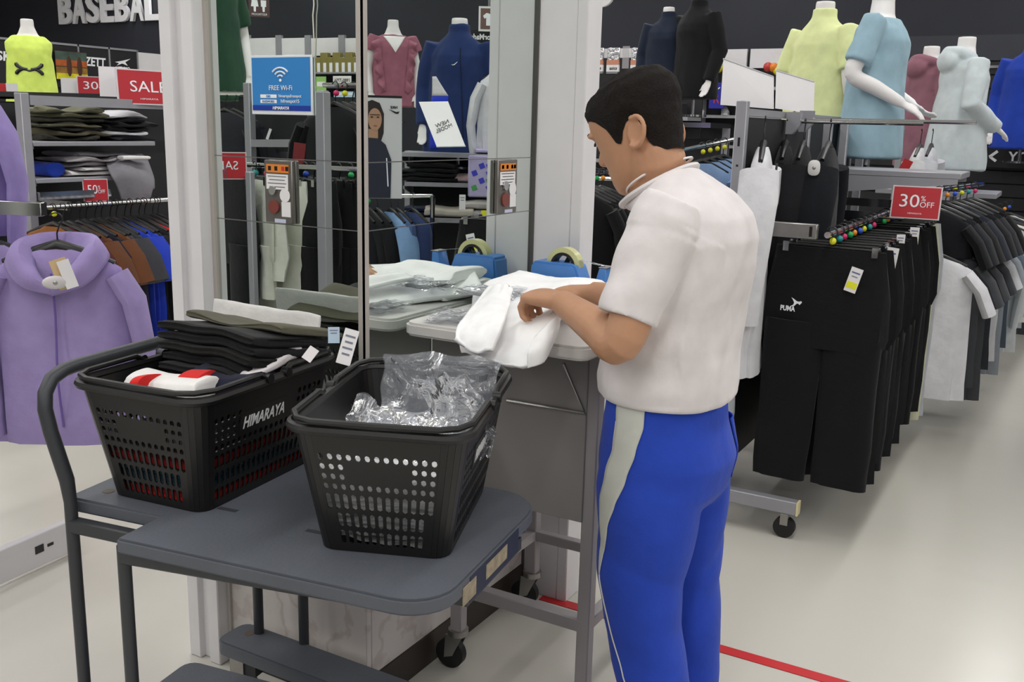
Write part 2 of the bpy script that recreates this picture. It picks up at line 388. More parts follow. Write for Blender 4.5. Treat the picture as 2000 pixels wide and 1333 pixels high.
# ================================================================== TABLE beside the pillar
TZ = .985
tb = thing('packing_table', 'pale wheeled packing table with a grey front panel against the mirrored pillar', 'table', (-1.13, 2.2, 0))
def rrect(x0, x1, y0, y1, r, n=5, rs=None):
    pts = []
    for (cx, cy, a0, rr) in ((x1, y0, -90, 0), (x1, y1, 0, 1), (x0, y1, 90, 2), (x0, y0, 180, 3)):
        q = rs[rr] if rs else r
        sx = -1 if cx == x1 else 1; sy = 1 if cy == y0 else -1
        for k in range(n+1):
            a = math.radians(a0+90*k/n); pts.append((cx+sx*q+q*math.cos(a), cy+sy*q+q*math.sin(a)))
    return pts
TOPW = mat('table_top_white', (214, 211, 208), .4, var=.03)
obj('table_top', MB().prism([(x, y, TZ-.032) for x, y in rrect(-1.366, -.872, 1.862, 2.51, .035)], (0, 0, .032)), TOPW, tb, world=True, bevel=.006, seg=2)
def sq(mb, a, b, t=.028):
    a, b = V(a), V(b); d = (b-a); L = d.length; z = d.normalized(); x = UP.cross(z) if abs(z.z) < .9 else V((1, 0, 0)); x.normalize(); y = z.cross(x)
    m = Matrix((x, y, z)).transposed().to_4x4(); m.translation = (a+b)/2; q = MB().box((0, 0, 0), (t, t, L)); mb.add(q.xf(m).v, q.f); return mb
TX0, TX1, TY0, TY1 = -1.300, -.925, 2.035, 2.45
GT = mat('grey_table_frame', (158, 152, 154), .4, .1, var=.03)
for x, y in ((TX0, TY0), (TX0, TY1), (TX1, TY0), (TX1, TY1)): obj('leg', sq(MB(), (x, y, .115 if x == TX0 else .001), (x, y, TZ-.032), .034), GT, tb, world=True, bevel=.003)
obj('stretcher', sq(MB(), (TX0, TY0, .24), (TX1, TY0, .24), .035), GT, tb, world=True, bevel=.003)
obj('stretcher', sq(MB(), (TX0, TY1, .24), (TX1, TY1, .24), .03), GT, tb, world=True, bevel=.003)
obj('stretcher', sq(MB(), (TX0, TY0, .24), (TX0, TY1, .24), .03), GT, tb, world=True, bevel=.003)
obj('stretcher', sq(MB(), (TX1, TY0, .24), (TX1, TY1, .24), .03), GT, tb, world=True, bevel=.003)
fp = obj('front_panel', MB().bx(XM+.003, TX1-.012, TY0-.022, TY0-.016, .515, TZ-.034), mat('grey_panel', (138, 134, 133), .5, var=.03), tb, world=True, bevel=.002)
ty = TY0-.026
tri = [ony(1100, 712, ty), ony(1143, 808, ty), ony(990, 783, ty)]
obj('wire_bracket', MB().tube([tri[0], tri[1], tri[2]], .004, 6), STEEL, fp, world=True)
def caster(x, y, parent, r=.042, ang=.6):
    h = .115
    f = obj('caster', MB().cyl((x, y, h-.012), (x, y, h+.004), .028, 14), STEEL, parent, world=True)
    d = V((math.cos(ang), math.sin(ang), 0)); s = V((-d.y, d.x, 0)); c = V((x, y, r+.001))-d*.022
    q = MB()
    for k in (-1, 1): q.prism([V((x, y, h-.012))+s*k*.019+d*.02, V((x, y, h-.012))+s*k*.019-d*.03, c+s*k*.019-d*.012-V((0, 0, .01)), c+s*k*.019+d*.014], s*.003)
    obj('fork', q, STEEL, f, world=True)
    obj('wheel', MB().loft([(c-s*.013, d*r*.8, UP*r*.8), (c-s*.011, d*r, UP*r), (c+s*.011, d*r, UP*r), (c+s*.013, d*r*.8, UP*r*.8)], 24), RUBBER, f, world=True)
caster(TX0, TY0, tb, ang=.05); caster(TX0, TY1, tb, ang=.12)

# blue tape dispenser at the back of the table
DB = mat('dispenser_blue', (76, 132, 202), .4, var=.03)
dx, dy, dz = -1.328, 2.42, TZ+.001
td = thing('tape_dispenser', 'blue desk tape dispenser holding a roll of clear tape on the white table', 'tape dispenser', (dx+.12, dy, dz))
prof = [(0, 0), (.235, 0), (.238, .03), (.20, .035), (.165, .042), (.148, .085), (.138, .092), (.02, .092), (.008, .085)]
wdt = .075
obj('body', MB().prism([(dx+x, dy, dz+z) for x, z in prof], (0, wdt, 0)), DB, td, world=True, bevel=.006, seg=2)
obj('cutter_arm', MB().prism([(dx+x, dy+.012, dz+z) for x, z in ((.20, .03), (.238, .03), (.236, .088), (.216, .088))], (0, .05, 0)), DB, td, world=True, bevel=.002)
obj('cutter_blade', MB().bx(dx+.214, dx+.24, dy+.012, dy+.062, dz+.0885, dz+.0905), STEEL, td, world=True)
rc = V((dx+.098, dy+.0375, dz+.082))
def ring(c, ax, r0, r1, t, n=28):
    a = V((0, 0, 1)); b = V((1, 0, 0)) if abs(ax.x) < .5 else V((0, 1, 0)); q = MB(); vs = []
    for i in range(n):
        e = a*math.cos(2*PI*i/n)+b*math.sin(2*PI*i/n)
        vs += [c+e*r0-ax*t/2, c+e*r1-ax*t/2, c+e*r1+ax*t/2, c+e*r0+ax*t/2]
    fs = []
    for i in range(n):
        j = (i+1) % n
        for k in range(4): fs.append((i*4+k, i*4+(k+1) % 4, j*4+(k+1) % 4, j*4+k))
    return q.add(vs, fs)
rl = obj('tape_roll', ring(rc, V((0, 1, 0)), .038, .052, .03), mat('tape_cream', (206, 204, 150), .3, var=.03), td, world=True)
core = ring(rc, V((0, 1, 0)), .030, .038, .034)
for k in range(3):
    a = k*2*PI/3+.5; core.tube([rc, rc+V((math.sin(a), 0, math.cos(a)))*.034], .007, 6)
obj('reel', core, BLACKP, rl, world=True)
obj('tape_end', MB().grid(lambda u, v: V((lerp(rc.x+.045, dx+.226, u), dy+.024+.027*v, lerp(rc.z+.02, dz+.091, u))), 4, 1), FILM, td, world=True)

# ================================================================== CART
CART = V((-1.405, 1.088, 0)); CA = math.radians(8.5); DZ = .70
cm = Matrix.Translation(CART) @ Matrix.Rotation(CA, 4, 'Z')
def cp(x, y, z): return cm @ V((x, y, z))
ct = thing('platform_cart', 'grey two-deck push cart carrying two black shopping baskets', 'cart', CART, CA)
DECK = mat('cart_deck_grey', (84, 88, 96), .55, var=.1, vscale=5, bump=.1, bscale=120)
TUBE = mat('cart_tube_grey', (58, 60, 64), .45, .2, var=.04)
def deck_outline(z0):
    main = [(-.03, 0)]+[(x, y) for x, y in rrect(-.03, .617, 0, .53, .1, 6, (.085, .11, .02, .02))][:14]
    return main + [(-.0, .53), (-.05, .62), (-.25, .62), (-.265, .60), (-.265, .135), (-.25, .117), (-.03, .117)]
mb = MB().prism([(x, y, DZ-.030) for x, y in deck_outline(0)], (0, 0, .030))
obj('deck', mb, DECK, ct, bevel=.005, seg=2)
obj('underframe', MB().prism([(-.045, .02, DZ-.031), (-.045, .02, DZ-.062), (.44, .02, DZ-.040), (.47, .02, DZ-.031)], (0, .03, 0)).bx(-.13, .45, .48, .51, DZ-.062, DZ-.031).bx(-.235, -.02, .088, .112, DZ-.062, DZ-.034).bx(-.055, -.03, .052, .51, DZ-.062, DZ-.034).bx(-.245, -.06, .60, .655, DZ-.055, DZ-.034), TUBE, ct, bevel=.003)
SLOT = mat('slot_dark', (48, 50, 56), .7)
for i, (px, py) in enumerate(((445, 996), (618, 1040))):
    q = cm.inverted() @ onz(px, py, DZ); obj('deck_slot', MB().bx(q.x-.022, q.x+.022, q.y-.006, q.y+.006, DZ-.001, DZ+.0006), SLOT, ct, smooth=False)
q = cm.inverted() @ onz(212, 960, DZ); obj('deck_hole', MB().cyl((q.x, q.y, DZ-.001), (q.x, q.y, DZ+.0007), .012, 16), mat('slot_brown', (92, 80, 66), .6), ct)
# end sticker with a worn patch
st = obj('end_sticker', MB().bx(.6172, .6182, .13, .36, DZ-.050, DZ-.004), mat('sticker_navy', (30, 36, 56), .5), ct)
obj('sticker_backing', MB().bx(.56, .6171, .12, .38, DZ-.055, DZ-.0305), TUBE, ct)
wornm = mat('worn_beige', (150, 138, 116), .8, var=.25, vscale=60)
for y0, y1, z0 in ((.10, .155, -.045), (.20, .30, -.040)): obj('worn_patch', MB().bx(.6174, .6188, y0, y1, DZ+z0, DZ-.012), wornm, st)
# handle
hp = [(-.235, .1, .05), (-.235, .1, .70), (-.24, .1, .745), (-.272, .1, .84), (-.282, .1, .885), (-.287, .108, .915), (-.292, .13, .938), (-.296, .165, .948), (-.298, .20, .950), (-.298, .525, .950), (-.296, .565, .948), (-.292, .605, .938), (-.287, .64, .915), (-.272, .655, .84), (-.24, .655, .745), (-.236, .655, .70), (-.236, .645, .672), (-.225, .62, .668)]
obj('handle', MB().tube(hp, [.0125]*2+[.0145]*14+[.0125]*2, 14), TUBE, ct)
for x, y, zl in ((-.045, .035, .05),): obj('post', MB().cyl((x, y, zl), (x, y, DZ-.03), .0125, 14), TUBE, ct)
obj('lower_deck', MB().prism([(x, y, .155) for x, y in rrect(-.225, .56, .02, .405, .035, 4)], (0, 0, .038)), DECK, ct, bevel=.004, seg=2)
cmi = cm.inverted(); PZ = .193
pa, pb = cmi @ onz(500, 1221, PZ), cmi @ onz(751, 1312, PZ); pe = (pb-pa).normalized(); pn = V((pe.y, -pe.x, 0))
def pk(u, v): q = pa+pe*u+pn*v; return (q.x, q.y, PZ-.038)
q = obj('lower_deck', MB().prism([pk(-.035+x, y) for x, y in rrect(0, .72, 0, .108, .03, 4)][::-1], (0, 0, .038)), DECK, ct, bevel=.004, seg=2)
h = cmi @ onz(487, 1238, PZ); obj('deck_hole', MB().cyl((h.x, h.y, PZ-.001), (h.x, h.y, PZ+.0007), .012, 16), mat('slot_brown', (92, 80, 66), .6), q)
e0_ = V(pk(.03, .05)); obj('edge_block', MB().bx(e0_.x-.03, e0_.x+.03, e0_.y-.025, e0_.y+.025, .10, .1545), TUBE, q)
for px, py in ((506, 1236), (594, 1256)):
    h = cmi @ onz(px, py, PZ); obj('post', MB().cyl((h.x, h.y, PZ-.02), (h.x, h.y, DZ-.03), .0125, 14), TUBE, ct)
for x, y in ((-.18, .08), (.5, .08), (-.18, .54), (.5, .54)):
    mb = MB().cyl((x, y-.013, .05), (x, y+.013, .05), .05, 20)
    o = obj('wheel', mb, RUBBER, ct); obj('wheel_bracket', MB().bx(x-.02, x+.02, y-.018, y+.018, .07, .155), STEEL, o)

# ================================================================== BASKETS
BW, BL, TW, TL, BH = .1175, .18, .155, .222, .236
def basket_pt(s, t, off=0):                     # s: 0..4 around (side index + fraction), t height 0..1
    a = lerp(BW, TW, t); b = lerp(BL, TL, t); r = lerp(.03, .04, t)
    side = int(s) % 4; u = s-int(s)
    sides = (((-a+r, -b), (a-r, -b), (0, -1)), ((a, -b+r), (a, b-r), (1, 0)), ((a-r, b), (-a+r, b), (0, 1)), ((-a, b-r), (-a, -b+r), (-1, 0)))
    (x0, y0), (x1, y1), n = sides[side]
    return V((lerp(x0, x1, u)+n[0]*off, lerp(y0, y1, u)+n[1]*off, t*BH))
def basket_corner(side, k, n, t):
    a = lerp(BW, TW, t); b = lerp(BL, TL, t); r = lerp(.03, .04, t)
    cx, cy = ((a-r, -b+r), (a-r, b-r), (-a+r, b-r), (-a+r, -b+r))[side]
    an = math.radians(-90+90*side+90*k/n); return V((cx+r*math.cos(an), cy+r*math.sin(an), t*BH))
ROWS = [(0, .05, 0), (.05, .19, 's'), (.19, .34, 's'), (.34, .50, 's'), (.50, .585, 'c'), (.585, .665, 'o'), (.665, .745, 'o'), (.745, .83, 'c'), (.83, 1, 0)]
def basket_body():
    mb = MB()
    for side in range(4):
        n = 13 if side % 2 == 0 else 20
        for t0, t1, kind in ROWS:
            for i in range(n):
                u0, u1 = i/n*.9999, (i+1)/n*.9999
                edge = min(i, n-1-i)
                hole = kind in ('s', 'c') or (kind == 'o' and edge < (3 if n == 13 else 5))
                if n == 20 and kind == 'c' and t0 > .7 and 5 <= i <= 14: hole = False
                if edge == 0 and t1 <= .35 and kind == 's' and n == 13: hole = edge > 0
                P = lambda a, b: basket_pt(side+lerp(u0, u1, a), lerp(t0, t1, b))
                outer = [(0, 0), (.5, 0), (1, 0), (1, .5), (1, 1), (.5, 1), (0, 1), (0, .5)]
                if not hole: mb.add([P(0, 0), P(1, 0), P(1, 1), P(0, 1)], [(0, 1, 2, 3)]); continue
                if kind == 's':
                    hx, hy = .31, .42; inner = [(.5-hx, .5-hy*.78), (.5, .5-hy), (.5+hx, .5-hy*.78), (.5+hx, .5), (.5+hx, .5+hy*.78), (.5, .5+hy), (.5-hx, .5+hy*.78), (.5-hx, .5)]
                else:
                    hx, hy = .31, .33; d = .72; inner = [(.5-hx*d, .5-hy*d), (.5, .5-hy), (.5+hx*d, .5-hy*d), (.5+hx, .5), (.5+hx*d, .5+hy*d), (.5, .5+hy), (.5-hx*d, .5+hy*d), (.5-hx, .5)]
                mb.add([P(*q) for q in outer+inner], [(k, (k+1) % 8, 8+(k+1) % 8, 8+k) for k in range(8)])
        for k in range(5):
            for t0, t1, _ in ROWS:
                mb.add([basket_corner(side, k, 5, t0), basket_corner(side, k+1, 5, t0), basket_corner(side, k+1, 5, t1), basket_corner(side, k, 5, t1)], [(0, 1, 2, 3)])
    pts = []
    for side in range(4):
        pts += [basket_pt(side+.0001, 0), basket_pt(side+.9999, 0)]+[basket_corner(side, k, 5, 0) for k in range(1, 5)]
    n = len(pts); mb.add(pts, [tuple(range(n))])
    return mb
BMAT = mat('basket_black', (17, 16, 16), .42, var=.05)
def perim(t, off=0, z=0):
    pts = []
    for side in range(4):
        pts += [basket_pt(side+u, t, off) for u in (.0001, .25, .5, .75, .9999)]
        pts += [basket_corner(side, k, 5, t)+V((math.cos(math.radians(-90+90*side+18*k)), math.sin(math.radians(-90+90*side+18*k)), 0))*off for k in range(1, 5)]
    return [p+V((0, 0, z)) for p in pts]
def make_basket(label, loc, rz):
    t = thing('shopping_basket', label, 'basket', loc, rz, 'shopping baskets on the cart')
    b = obj('basket_body', basket_body(), BMAT, t, solid=.003, smooth=False)
    obj('rim', MB().tube(perim(1, .006), .0095, 8, True), BMAT, t)
    for sg in (-1, 1):
        pv = .03*sg; e = TL+.008; hw = TW+.006
        path = [(hw, pv, BH+.006), (hw, pv+sg*.02, BH+.017), (hw-.002, sg*(e-.05), BH+.016), (hw-.02, sg*(e-.015), BH+.016), (hw-.05, sg*e, BH+.016), (0, sg*(e+.002), BH+.016)]
        path = path+[(-x, y, z) for x, y, z in path[-2::-1]]
        h = obj('handle', MB().tube(path, .0058, 8), BMAT, t)
        for s2 in (-1, 1): obj('pivot_lug', MB().cyl((s2*(hw-.004), pv, BH+.006), (s2*(hw+.012), pv, BH+.006), .0105, 12), BMAT, h)
    for sx in (1, -1):
        n = V((sx, 0, -.15)).normalized(); c = V((sx*(lerp(BW, TW, .685)+.0035), -.022*sx, .685*BH))
        obj('name_plate', plate(V(c)-n*.0005, n, .15, .046, .002, V((0, 0, 1))), BMAT, t, smooth=False)
        o = letters('HIMARAYA', V(c)+n*.0008, n, .04, mat('basket_print_white', (222, 222, 224), .5, var=0), None, width=.132, bold=.016, shear=.22, height=.025); o.parent = t
    return t
BLOC, BRZ = V((-1.524, 1.416, DZ+.002)), math.radians(6)
RLOC, RRZ = V((-1.053, 1.462, DZ+.002)), math.radians(21)
make_basket('black shopping basket heaped with folded dark clothes on the cart', BLOC, BRZ)
make_basket('black shopping basket holding crumpled clear plastic bags on the cart', RLOC, RRZ)
bmL = Matrix.Translation(BLOC) @ Matrix.Rotation(BRZ, 4, 'Z'); bmR = Matrix.Translation(RLOC) @ Matrix.Rotation(RRZ, 4, 'Z')
def folded(w, d, h, seed=0, wave=.003, plies=2, pw=4, rag=.006, nest=0):
    mb = MB(); xs = [-1, -.985, -.94, -.8, -.6, -.4, -.2, 0, .2, .4, .6, .8, .94, .985, 1]
    rings = []
    for x in xs:
        e = .62 if abs(x) == 1 else (.86 if abs(x) > .98 else 1)
        rings.append((V((x*w/2, 0, h/2)), V((0, d/2*(.97+.03*e), 0)), V((0, 0, h/2*e))))
    mb.loft(rings, 36, pw, True, lambda k, t: -.035*(math.cos(plies*2*PI*math.sin(t)*.5)**8 if abs(math.cos(t)) > .6 else 0))
    for v in mb.v:
        k = v.z/h
        v.z += wave*math.sin(v.x*26+seed)*k + wave*1.5*nz(v, 9, seed)*(.3+k)
        v.z += nest*(math.sin(v.x*19+1)+.6*math.sin(v.x*41+v.y*6)+.5*math.sin(v.y*23))
        v.x += rag*nz(v, 14, seed+3); v.y += rag*nz(v, 14, seed+5)
    return mb
def place(mb, m): return mb.xf(m)
def ltag(x, y, z): return bmL @ V((x, y, z))
# left basket: clothes in layers from the bottom
low = [((188, 34, 30), .022, 'red'), ((36, 72, 84), .03, 'dark teal'), ((40, 70, 80), .02, 'teal'), ((150, 30, 28), .018, 'deep red'), ((26, 26, 28), .03, 'charcoal')]
z = .004
for i, (c, h, nm) in enumerate(low):
    t = z/BH; mb = folded(2*lerp(BW, TW, t)-.018, 2*lerp(BL, TL, t)-.018, h, i, .001, 2, 8, .001)
    one('folded_garment', '%s folded garment behind the slots of the heaped basket, %s layer up' % (nm, ORD[i]), 'clothing', mb.xf(bmL @ Matrix.Translation((0, 0, z))), fab(c), group='clothes in the left basket')
    z += h+.0015
tilt = Matrix.Rotation(math.radians(-12), 4, 'X')
pc = bmL @ Matrix.Translation((-.004, .05, .02)) @ Matrix.Rotation(math.radians(-8), 4, 'Z')
z = .118
for i in range(8):
    cc = ((23, 23, 25), (19, 19, 21), (26, 27, 27), (18, 18, 20), (22, 22, 26), (20, 21, 20), (26, 26, 28), (21, 21, 22))[i]
    mb = folded(.236+.052*sm(2, 6, i)-.003*(i % 2), .235-.006*(i % 3), .0215, 3+i, .001, 2, 5, .007, .0042)
    one('folded_trousers', 'black folded trousers in the heaped basket, %s of eight from the bottom of the stack' % ORD[i], 'trousers', mb.xf(pc @ tilt @ Matrix.Translation((.002*(i % 3), -.01*(i % 2), z))), fab(cc), group='black folded trousers in the left basket')
    z += .0215
mb = folded(.29, .20, .014, 5, .005, 1, 4, .006)
one('olive_garment', 'olive grey folded garment between the black stack and the white one in the left basket', 'clothing', mb.xf(pc @ tilt @ Matrix.Translation((0, .05, z))), fab((86, 84, 70)))
mb = folded(.325, .20, .012, 6, .005, 1, 4, .004); 
W2 = fab((222, 220, 218))
mb2 = folded(.335, .30, .014, 8, .003, 1, 4, .004).xf(Matrix.Translation((-.052, .15, .163)) @ Matrix.Rotation(math.radians(82), 4, 'X'))
one('white_garment', 'white folded garment standing at the back of the black stack in the left basket', 'clothing', mb2.xf(pc), W2)
mb = folded(.17, .09, .05, 11, .006, 2, 3, .012).xf(Matrix.Translation(onz(338, 752, DZ+.225)-V((0, 0, .03))) @ Matrix.Rotation(.2, 4, 'Z'))
one('white_jersey', 'white jersey with red trim crumpled at the front of the left basket', 'clothing', mb, W2)
rj = fab((200, 36, 34))
for i, (x, wd) in enumerate(((-.108, .022), (.035, .05))):
    mb = folded(wd, .085, .052, 13+i, .004, 1, 3, .006).xf(Matrix.Translation(onz((288, 385)[i], (752, 748)[i], DZ+.226)-V((0, 0, .032))) @ Matrix.Rotation(.2, 4, 'Z'))
    one('red_garment', ('narrow red fold beside the white jersey at the left edge of the heaped basket', 'bright red fold between the white jersey and the navy garment in the heaped basket')[i], 'clothing', mb, rj)
mb = folded(.15, .11, .06, 17, .006, 2, 3, .01).xf(Matrix.Translation(onz(455, 738, DZ+.23)-V((0, 0, .04))) @ Matrix.Rotation(.1, 4, 'Z'))
one('navy_garment', 'navy folded garment beside the red fold in the front right of the heaped basket', 'clothing', mb, fab((26, 27, 46)))
mb = folded(.15, .032, .02, 19, .01, 1, 2.5, .008).xf(bmL @ Matrix.Translation((.125, .035, .243)) @ Matrix.Rotation(1.5, 4, 'Z') @ Matrix.Rotation(-.12, 4, 'Y'))
one('white_sock', 'crumpled white fabric strip lying along the right rim of the heaped basket', 'clothing', mb, fab((214, 208, 210)))
def swing_tag(name, label, c, n, w, h, lines=3, up=UP, yellow=False, cat='tag', paper=None, group=None):
    t = thing(name, label, cat, c, 0, group)
    obj('card', plate(c, n, w, h, .001, up), paper or PAPER, t, world=True, smooth=False)
    for k in range(lines): obj('printed_line', plate(fpt(c, n, 0, h*(.3-.17*k), .0008, up), n, w*(.7-.15*(k % 2)), h*.05, .0004, up), pla((120, 124, 140)), t, world=True, smooth=False)
    if yellow: obj('yellow_band', plate(fpt(c, n, 0, -h*.33, .0008, up), n, w*.8, h*.18, .0004, up), mat('tag_yellow', (232, 232, 40), .5, var=0), t, world=True, smooth=False)
    return t
TN = -ray(680, 680).normalized()
p = dep(679, 678, 2.02); swing_tag('price_tag', 'long white price tag sticking out of the far right corner of the heaped basket', p, TN+V((.2, 0, .1)), .030, .075, 4, UP+V((.25, .2, 0)))
p = dep(652, 655, 2.06); swing_tag('price_tag', 'small pale blue tag beside the black stack in the heaped basket', p, TN, .024, .034, 2, paper=pla((186, 206, 226), .6))
p = dep(606, 692, 1.98); swing_tag('size_label', 'small white label standing on the crumpled white strip in the heaped basket', p, TN+V((-.4, 0, .3)), .024, .03, 0, UP+V((.4, 0, 0)), paper=pla((218, 212, 214), .6))
# right basket: crumpled clear bags
def bag(w, h, seed, amp=.018, nu=22, nv=18, crumple=1):
    mb = MB()
    for sd in (0, 1):
        mb.grid(lambda u, v: V(((u-.5)*w, (sd-.5)*.010+amp*(nz((u*3, v*3, sd*.35), 1.3, seed)+.5*nz((u, v, sd*.3), 6, seed+2)), (v-.5)*h)) + V((amp*.7*nz((u, v, 0), 4, seed+4), 0, amp*.7*nz((u, v, 0), 4, seed+6)*crumple)), nu, nv)
    return mb
E3 = Matrix.Rotation
bags = [((.03, .115, .20), (-.15, .05, .1), .24, .19, 'large clear plastic bag standing up at the back of the right basket'),
        ((.085, .02, .215), (.5, -.2, -.5), .13, .15, 'clear plastic bag leaning on the far long side of the right basket'),
        ((-.055, -.075, .185), (-.5, .5, .3), .10, .12, 'pointed bluish clear bag rising in the front left of the right basket'),
        ((.02, -.07, .165), (-1.1, 0, .2), .17, .14, 'crumpled shiny bag on top of the pile in the right basket'),
        ((.06, .02, .15), (-1.35, .1, -.3), .16, .18, 'clear bag lying flat in the middle of the right basket')]
for i, (c, r, w_, h_, lb) in enumerate(bags):
    m = bmR @ Matrix.Translation(c) @ E3(r[2], 4, 'Z') @ E3(r[1], 4, 'Y') @ E3(r[0], 4, 'X')
    one('plastic_bag', lb, 'plastic bag', bag(w_, h_, i*3+1, .02).xf(m), FILM, group='clear bags in the right basket')
FILM2 = film_mat('clear_film_layered', .88, (255, 255, 255))
for i in range(7):
    z = .022+i*.0205; t = z/BH
    m = bmR @ Matrix.Translation((0, 0, z)) @ E3(-PI/2, 4, 'X')
    one('plastic_bag', 'flattened clear bag seen through the slots of the right basket, %s layer from the bottom' % ORD[i], 'plastic bag', bag(2*lerp(BW, TW, t)-.03, 2*lerp(BL, TL, t)-.03, 40+i, .011).xf(m), FILM2, group='clear bags in the right basket')
# ================================================================== SHIRTS ON THE TABLE
WC = fab((250, 249, 250), .2, 20)
for i in range(3):
    mb = folded(.27-.01*i, .24-.008*i, .032 if i == 2 else .014, 60+i, .006, 2, 2.3 if i == 2 else 4, .016)
    m = Matrix.Translation((-1.215+.012*i, 2.275+.008*(i % 2), TZ+.001+i*.017)) @ Matrix.Rotation(.12-.07*i, 4, 'Z')
    one('folded_shirt', 'folded white shirt on the packing table, %s from the bottom of the small pile' % ORD[i], 'shirt', mb.xf(m), WC, group='folded white shirts on the table')
for i, (x, y, z, w_, h_, lb) in enumerate(((-1.27, 2.12, .05, .16, .12, 'clear film sleeve crumpled at the front of the white shirt pile'), (-1.24, 1.955, .012, .17, .13, 'clear film sheet lying flat on the front of the white table'))):
    m = Matrix.Translation((x, y, TZ+z)) @ E3(.2, 4, 'Z') @ E3(-PI/2, 4, 'X')
    one('plastic_sleeve', lb, 'plastic bag', bag(w_, h_, 70+i, .008).xf(m), FILM)
def net_surface(net, nu=26, nv=26, amp=.005, seed=0):
    R, Cc = len(net), len(net[0])
    def cr(p, t):
        n = len(p); x = t*(n-1); i = min(int(x), n-2); f = x-i
        a, b, c, d = p[max(i-1, 0)], p[i], p[i+1], p[min(i+2, n-1)]
        return .5*((2*b)+(c-a)*f+(2*a-5*b+4*c-d)*f*f+(3*b-a-3*c+d)*f**3)
    def fn(u, v):
        p = cr([cr(row, u) for row in net], v)
        return p + V((0, -.4, 1))*amp*(nz((u*3, v*3, 0), 2, seed)+.5*nz((u*7+v*5, v*2, 0), 2, seed+1))
    return MB().grid(fn, nu, nv)
def NP(rows): return [[ony(*q) for q in r] for r in rows]
net = NP([[(925, 570, 2.24), (985, 548, 2.30), (1050, 542, 2.37), (1105, 552, 2.36)],
          [(922, 600, 2.08), (985, 580, 2.16), (1045, 574, 2.22), (1118, 562, 2.20)],
          [(905, 638, 1.88), (968, 632, 1.90), (1035, 622, 1.90), (1104, 598, 1.93)],
          [(900, 668, 1.80), (955, 678, 1.80), (1035, 672, 1.80), (1092, 630, 1.86)],
          [(905, 690, 1.79), (960, 706, 1.775), (1030, 718, 1.765), (1062, 694, 1.80)]])
hs = thing('held_shirt', 'white shirt the boy spreads over the front edge of the packing table', 'shirt', ony(1000, 640, 1.9))
obj('shirt_body', net_surface(net, 30, 34, .006, 3), WC, hs, world=True, solid=.012)
net = NP([[(955, 562, 2.10), (985, 558, 2.10), (1000, 566, 2.08)],
          [(925, 600, 1.93), (968, 592, 1.93), (992, 604, 1.93)],
          [(895, 640, 1.80), (945, 640, 1.79), (985, 630, 1.80)],
          [(889, 662, 1.76), (925, 690, 1.745), (962, 684, 1.75)]])
obj('sleeve', net_surface(net, 18, 22, .004, 9), WC, hs, world=True, solid=.010)
net = NP([[(1040, 668, 1.80), (1065, 640, 1.82), (1092, 615, 1.86)],
          [(1032, 690, 1.765), (1064, 672, 1.79), (1090, 640, 1.85)],
          [(1030, 719, 1.76), (1060, 706, 1.785), (1082, 660, 1.85)]])
obj('lower_fold', net_surface(net, 12, 12, .003, 12), WC, hs, world=True, solid=.008)

# ================================================================== BOY
BX, BY = -.715, 1.95
boy = thing('person', 'boy in white T-shirt and blue track pants, standing at the table sorting shirts', 'person', (BX, BY, 0))
SKIN = mat('skin', (190, 143, 112), .5, var=.05, vscale=20, bump=.04, bscale=300, spec=.35)
SKIN.node_tree.nodes['Principled BSDF'].inputs['Subsurface Weight'].default_value = .08
SKIN.node_tree.nodes['Principled BSDF'].inputs['Subsurface Radius'].default_value = (.02, .008, .004)
HC = V((-.813, 1.935, 1.452)); pt, yw = math.radians(29), math.radians(13)
hf = V((-math.cos(yw), math.sin(yw), 0)); HL = UP.cross(hf).normalized()
HF = hf*math.cos(pt) - UP*math.sin(pt); HU = UP*math.cos(pt) + hf*math.sin(pt)
def hp_(f, l, u): return HC + HF*f + HL*l + HU*u
HEAD = [(-.118, .080, -.045, .018), (-.108, .094, .02, .038), (-.09, .098, .055, .052), (-.06, .095, .070, .060), (-.03, .097, .088, .067), (0, .097, .098, .073),
        (.03, .101, .110, .077), (.06, .097, .110, .076), (.085, .080, .095, .065), (.10, .048, .062, .043), (.109, .018, .028, .017)]
def head_pt(az, z, off=0):                       # az measured from the front, positive to the left
    F_, B_, W_ = interp(HEAD, z); c0 = (F_-B_)/2; ln = (F_+B_)/2
    return hp_(c0+(ln+off)*math.cos(az), (W_+off)*math.sin(az), z)
def limb(mb, pts, rads, n=16, sub=4, flat=1):
    P = [V(p) for p in pts]; out = []; rr = []
    for i in range(len(P)-1):
        a, b, c, d = P[max(i-1, 0)], P[i], P[i+1], P[min(i+2, len(P)-1)]
        for k in range(sub):
            f = k/sub; out.append(.5*((2*b)+(c-a)*f+(2*a-5*b+4*c-d)*f*f+(3*b-a-3*c+d)*f**3)); rr.append(lerp(rads[i], rads[i+1], f))
    out.append(P[-1]); rr.append(rads[-1]); return mb.tube(out, rr, n, flat=flat)
bd = MB()
rings = []
for k in range(23):
    z = lerp(-.118, .109, k/22); F_, B_, W_ = interp(HEAD, z); rings.append((hp_((F_-B_)/2, 0, z), HF*((F_+B_)/2), HL*W_))
bd.loft(rings, 28)
bd.loft([(hp_(.088, 0, .012), HF*.006, HL*.006), (hp_(.098, 0, -.004), HF*.010, HL*.009), (hp_(.104, 0, -.02), HF*.015, HL*.014), (hp_(.104, 0, -.032), HF*.012, HL*.016), (hp_(.096, 0, -.04), HF*.006, HL*.010)], 12)      # nose
bd.sphere(hp_(.094, 0, -.058), (.011, .020, .006)); bd.sphere(hp_(.094, 0, -.068), (.010, .017, .006))                                            # lips
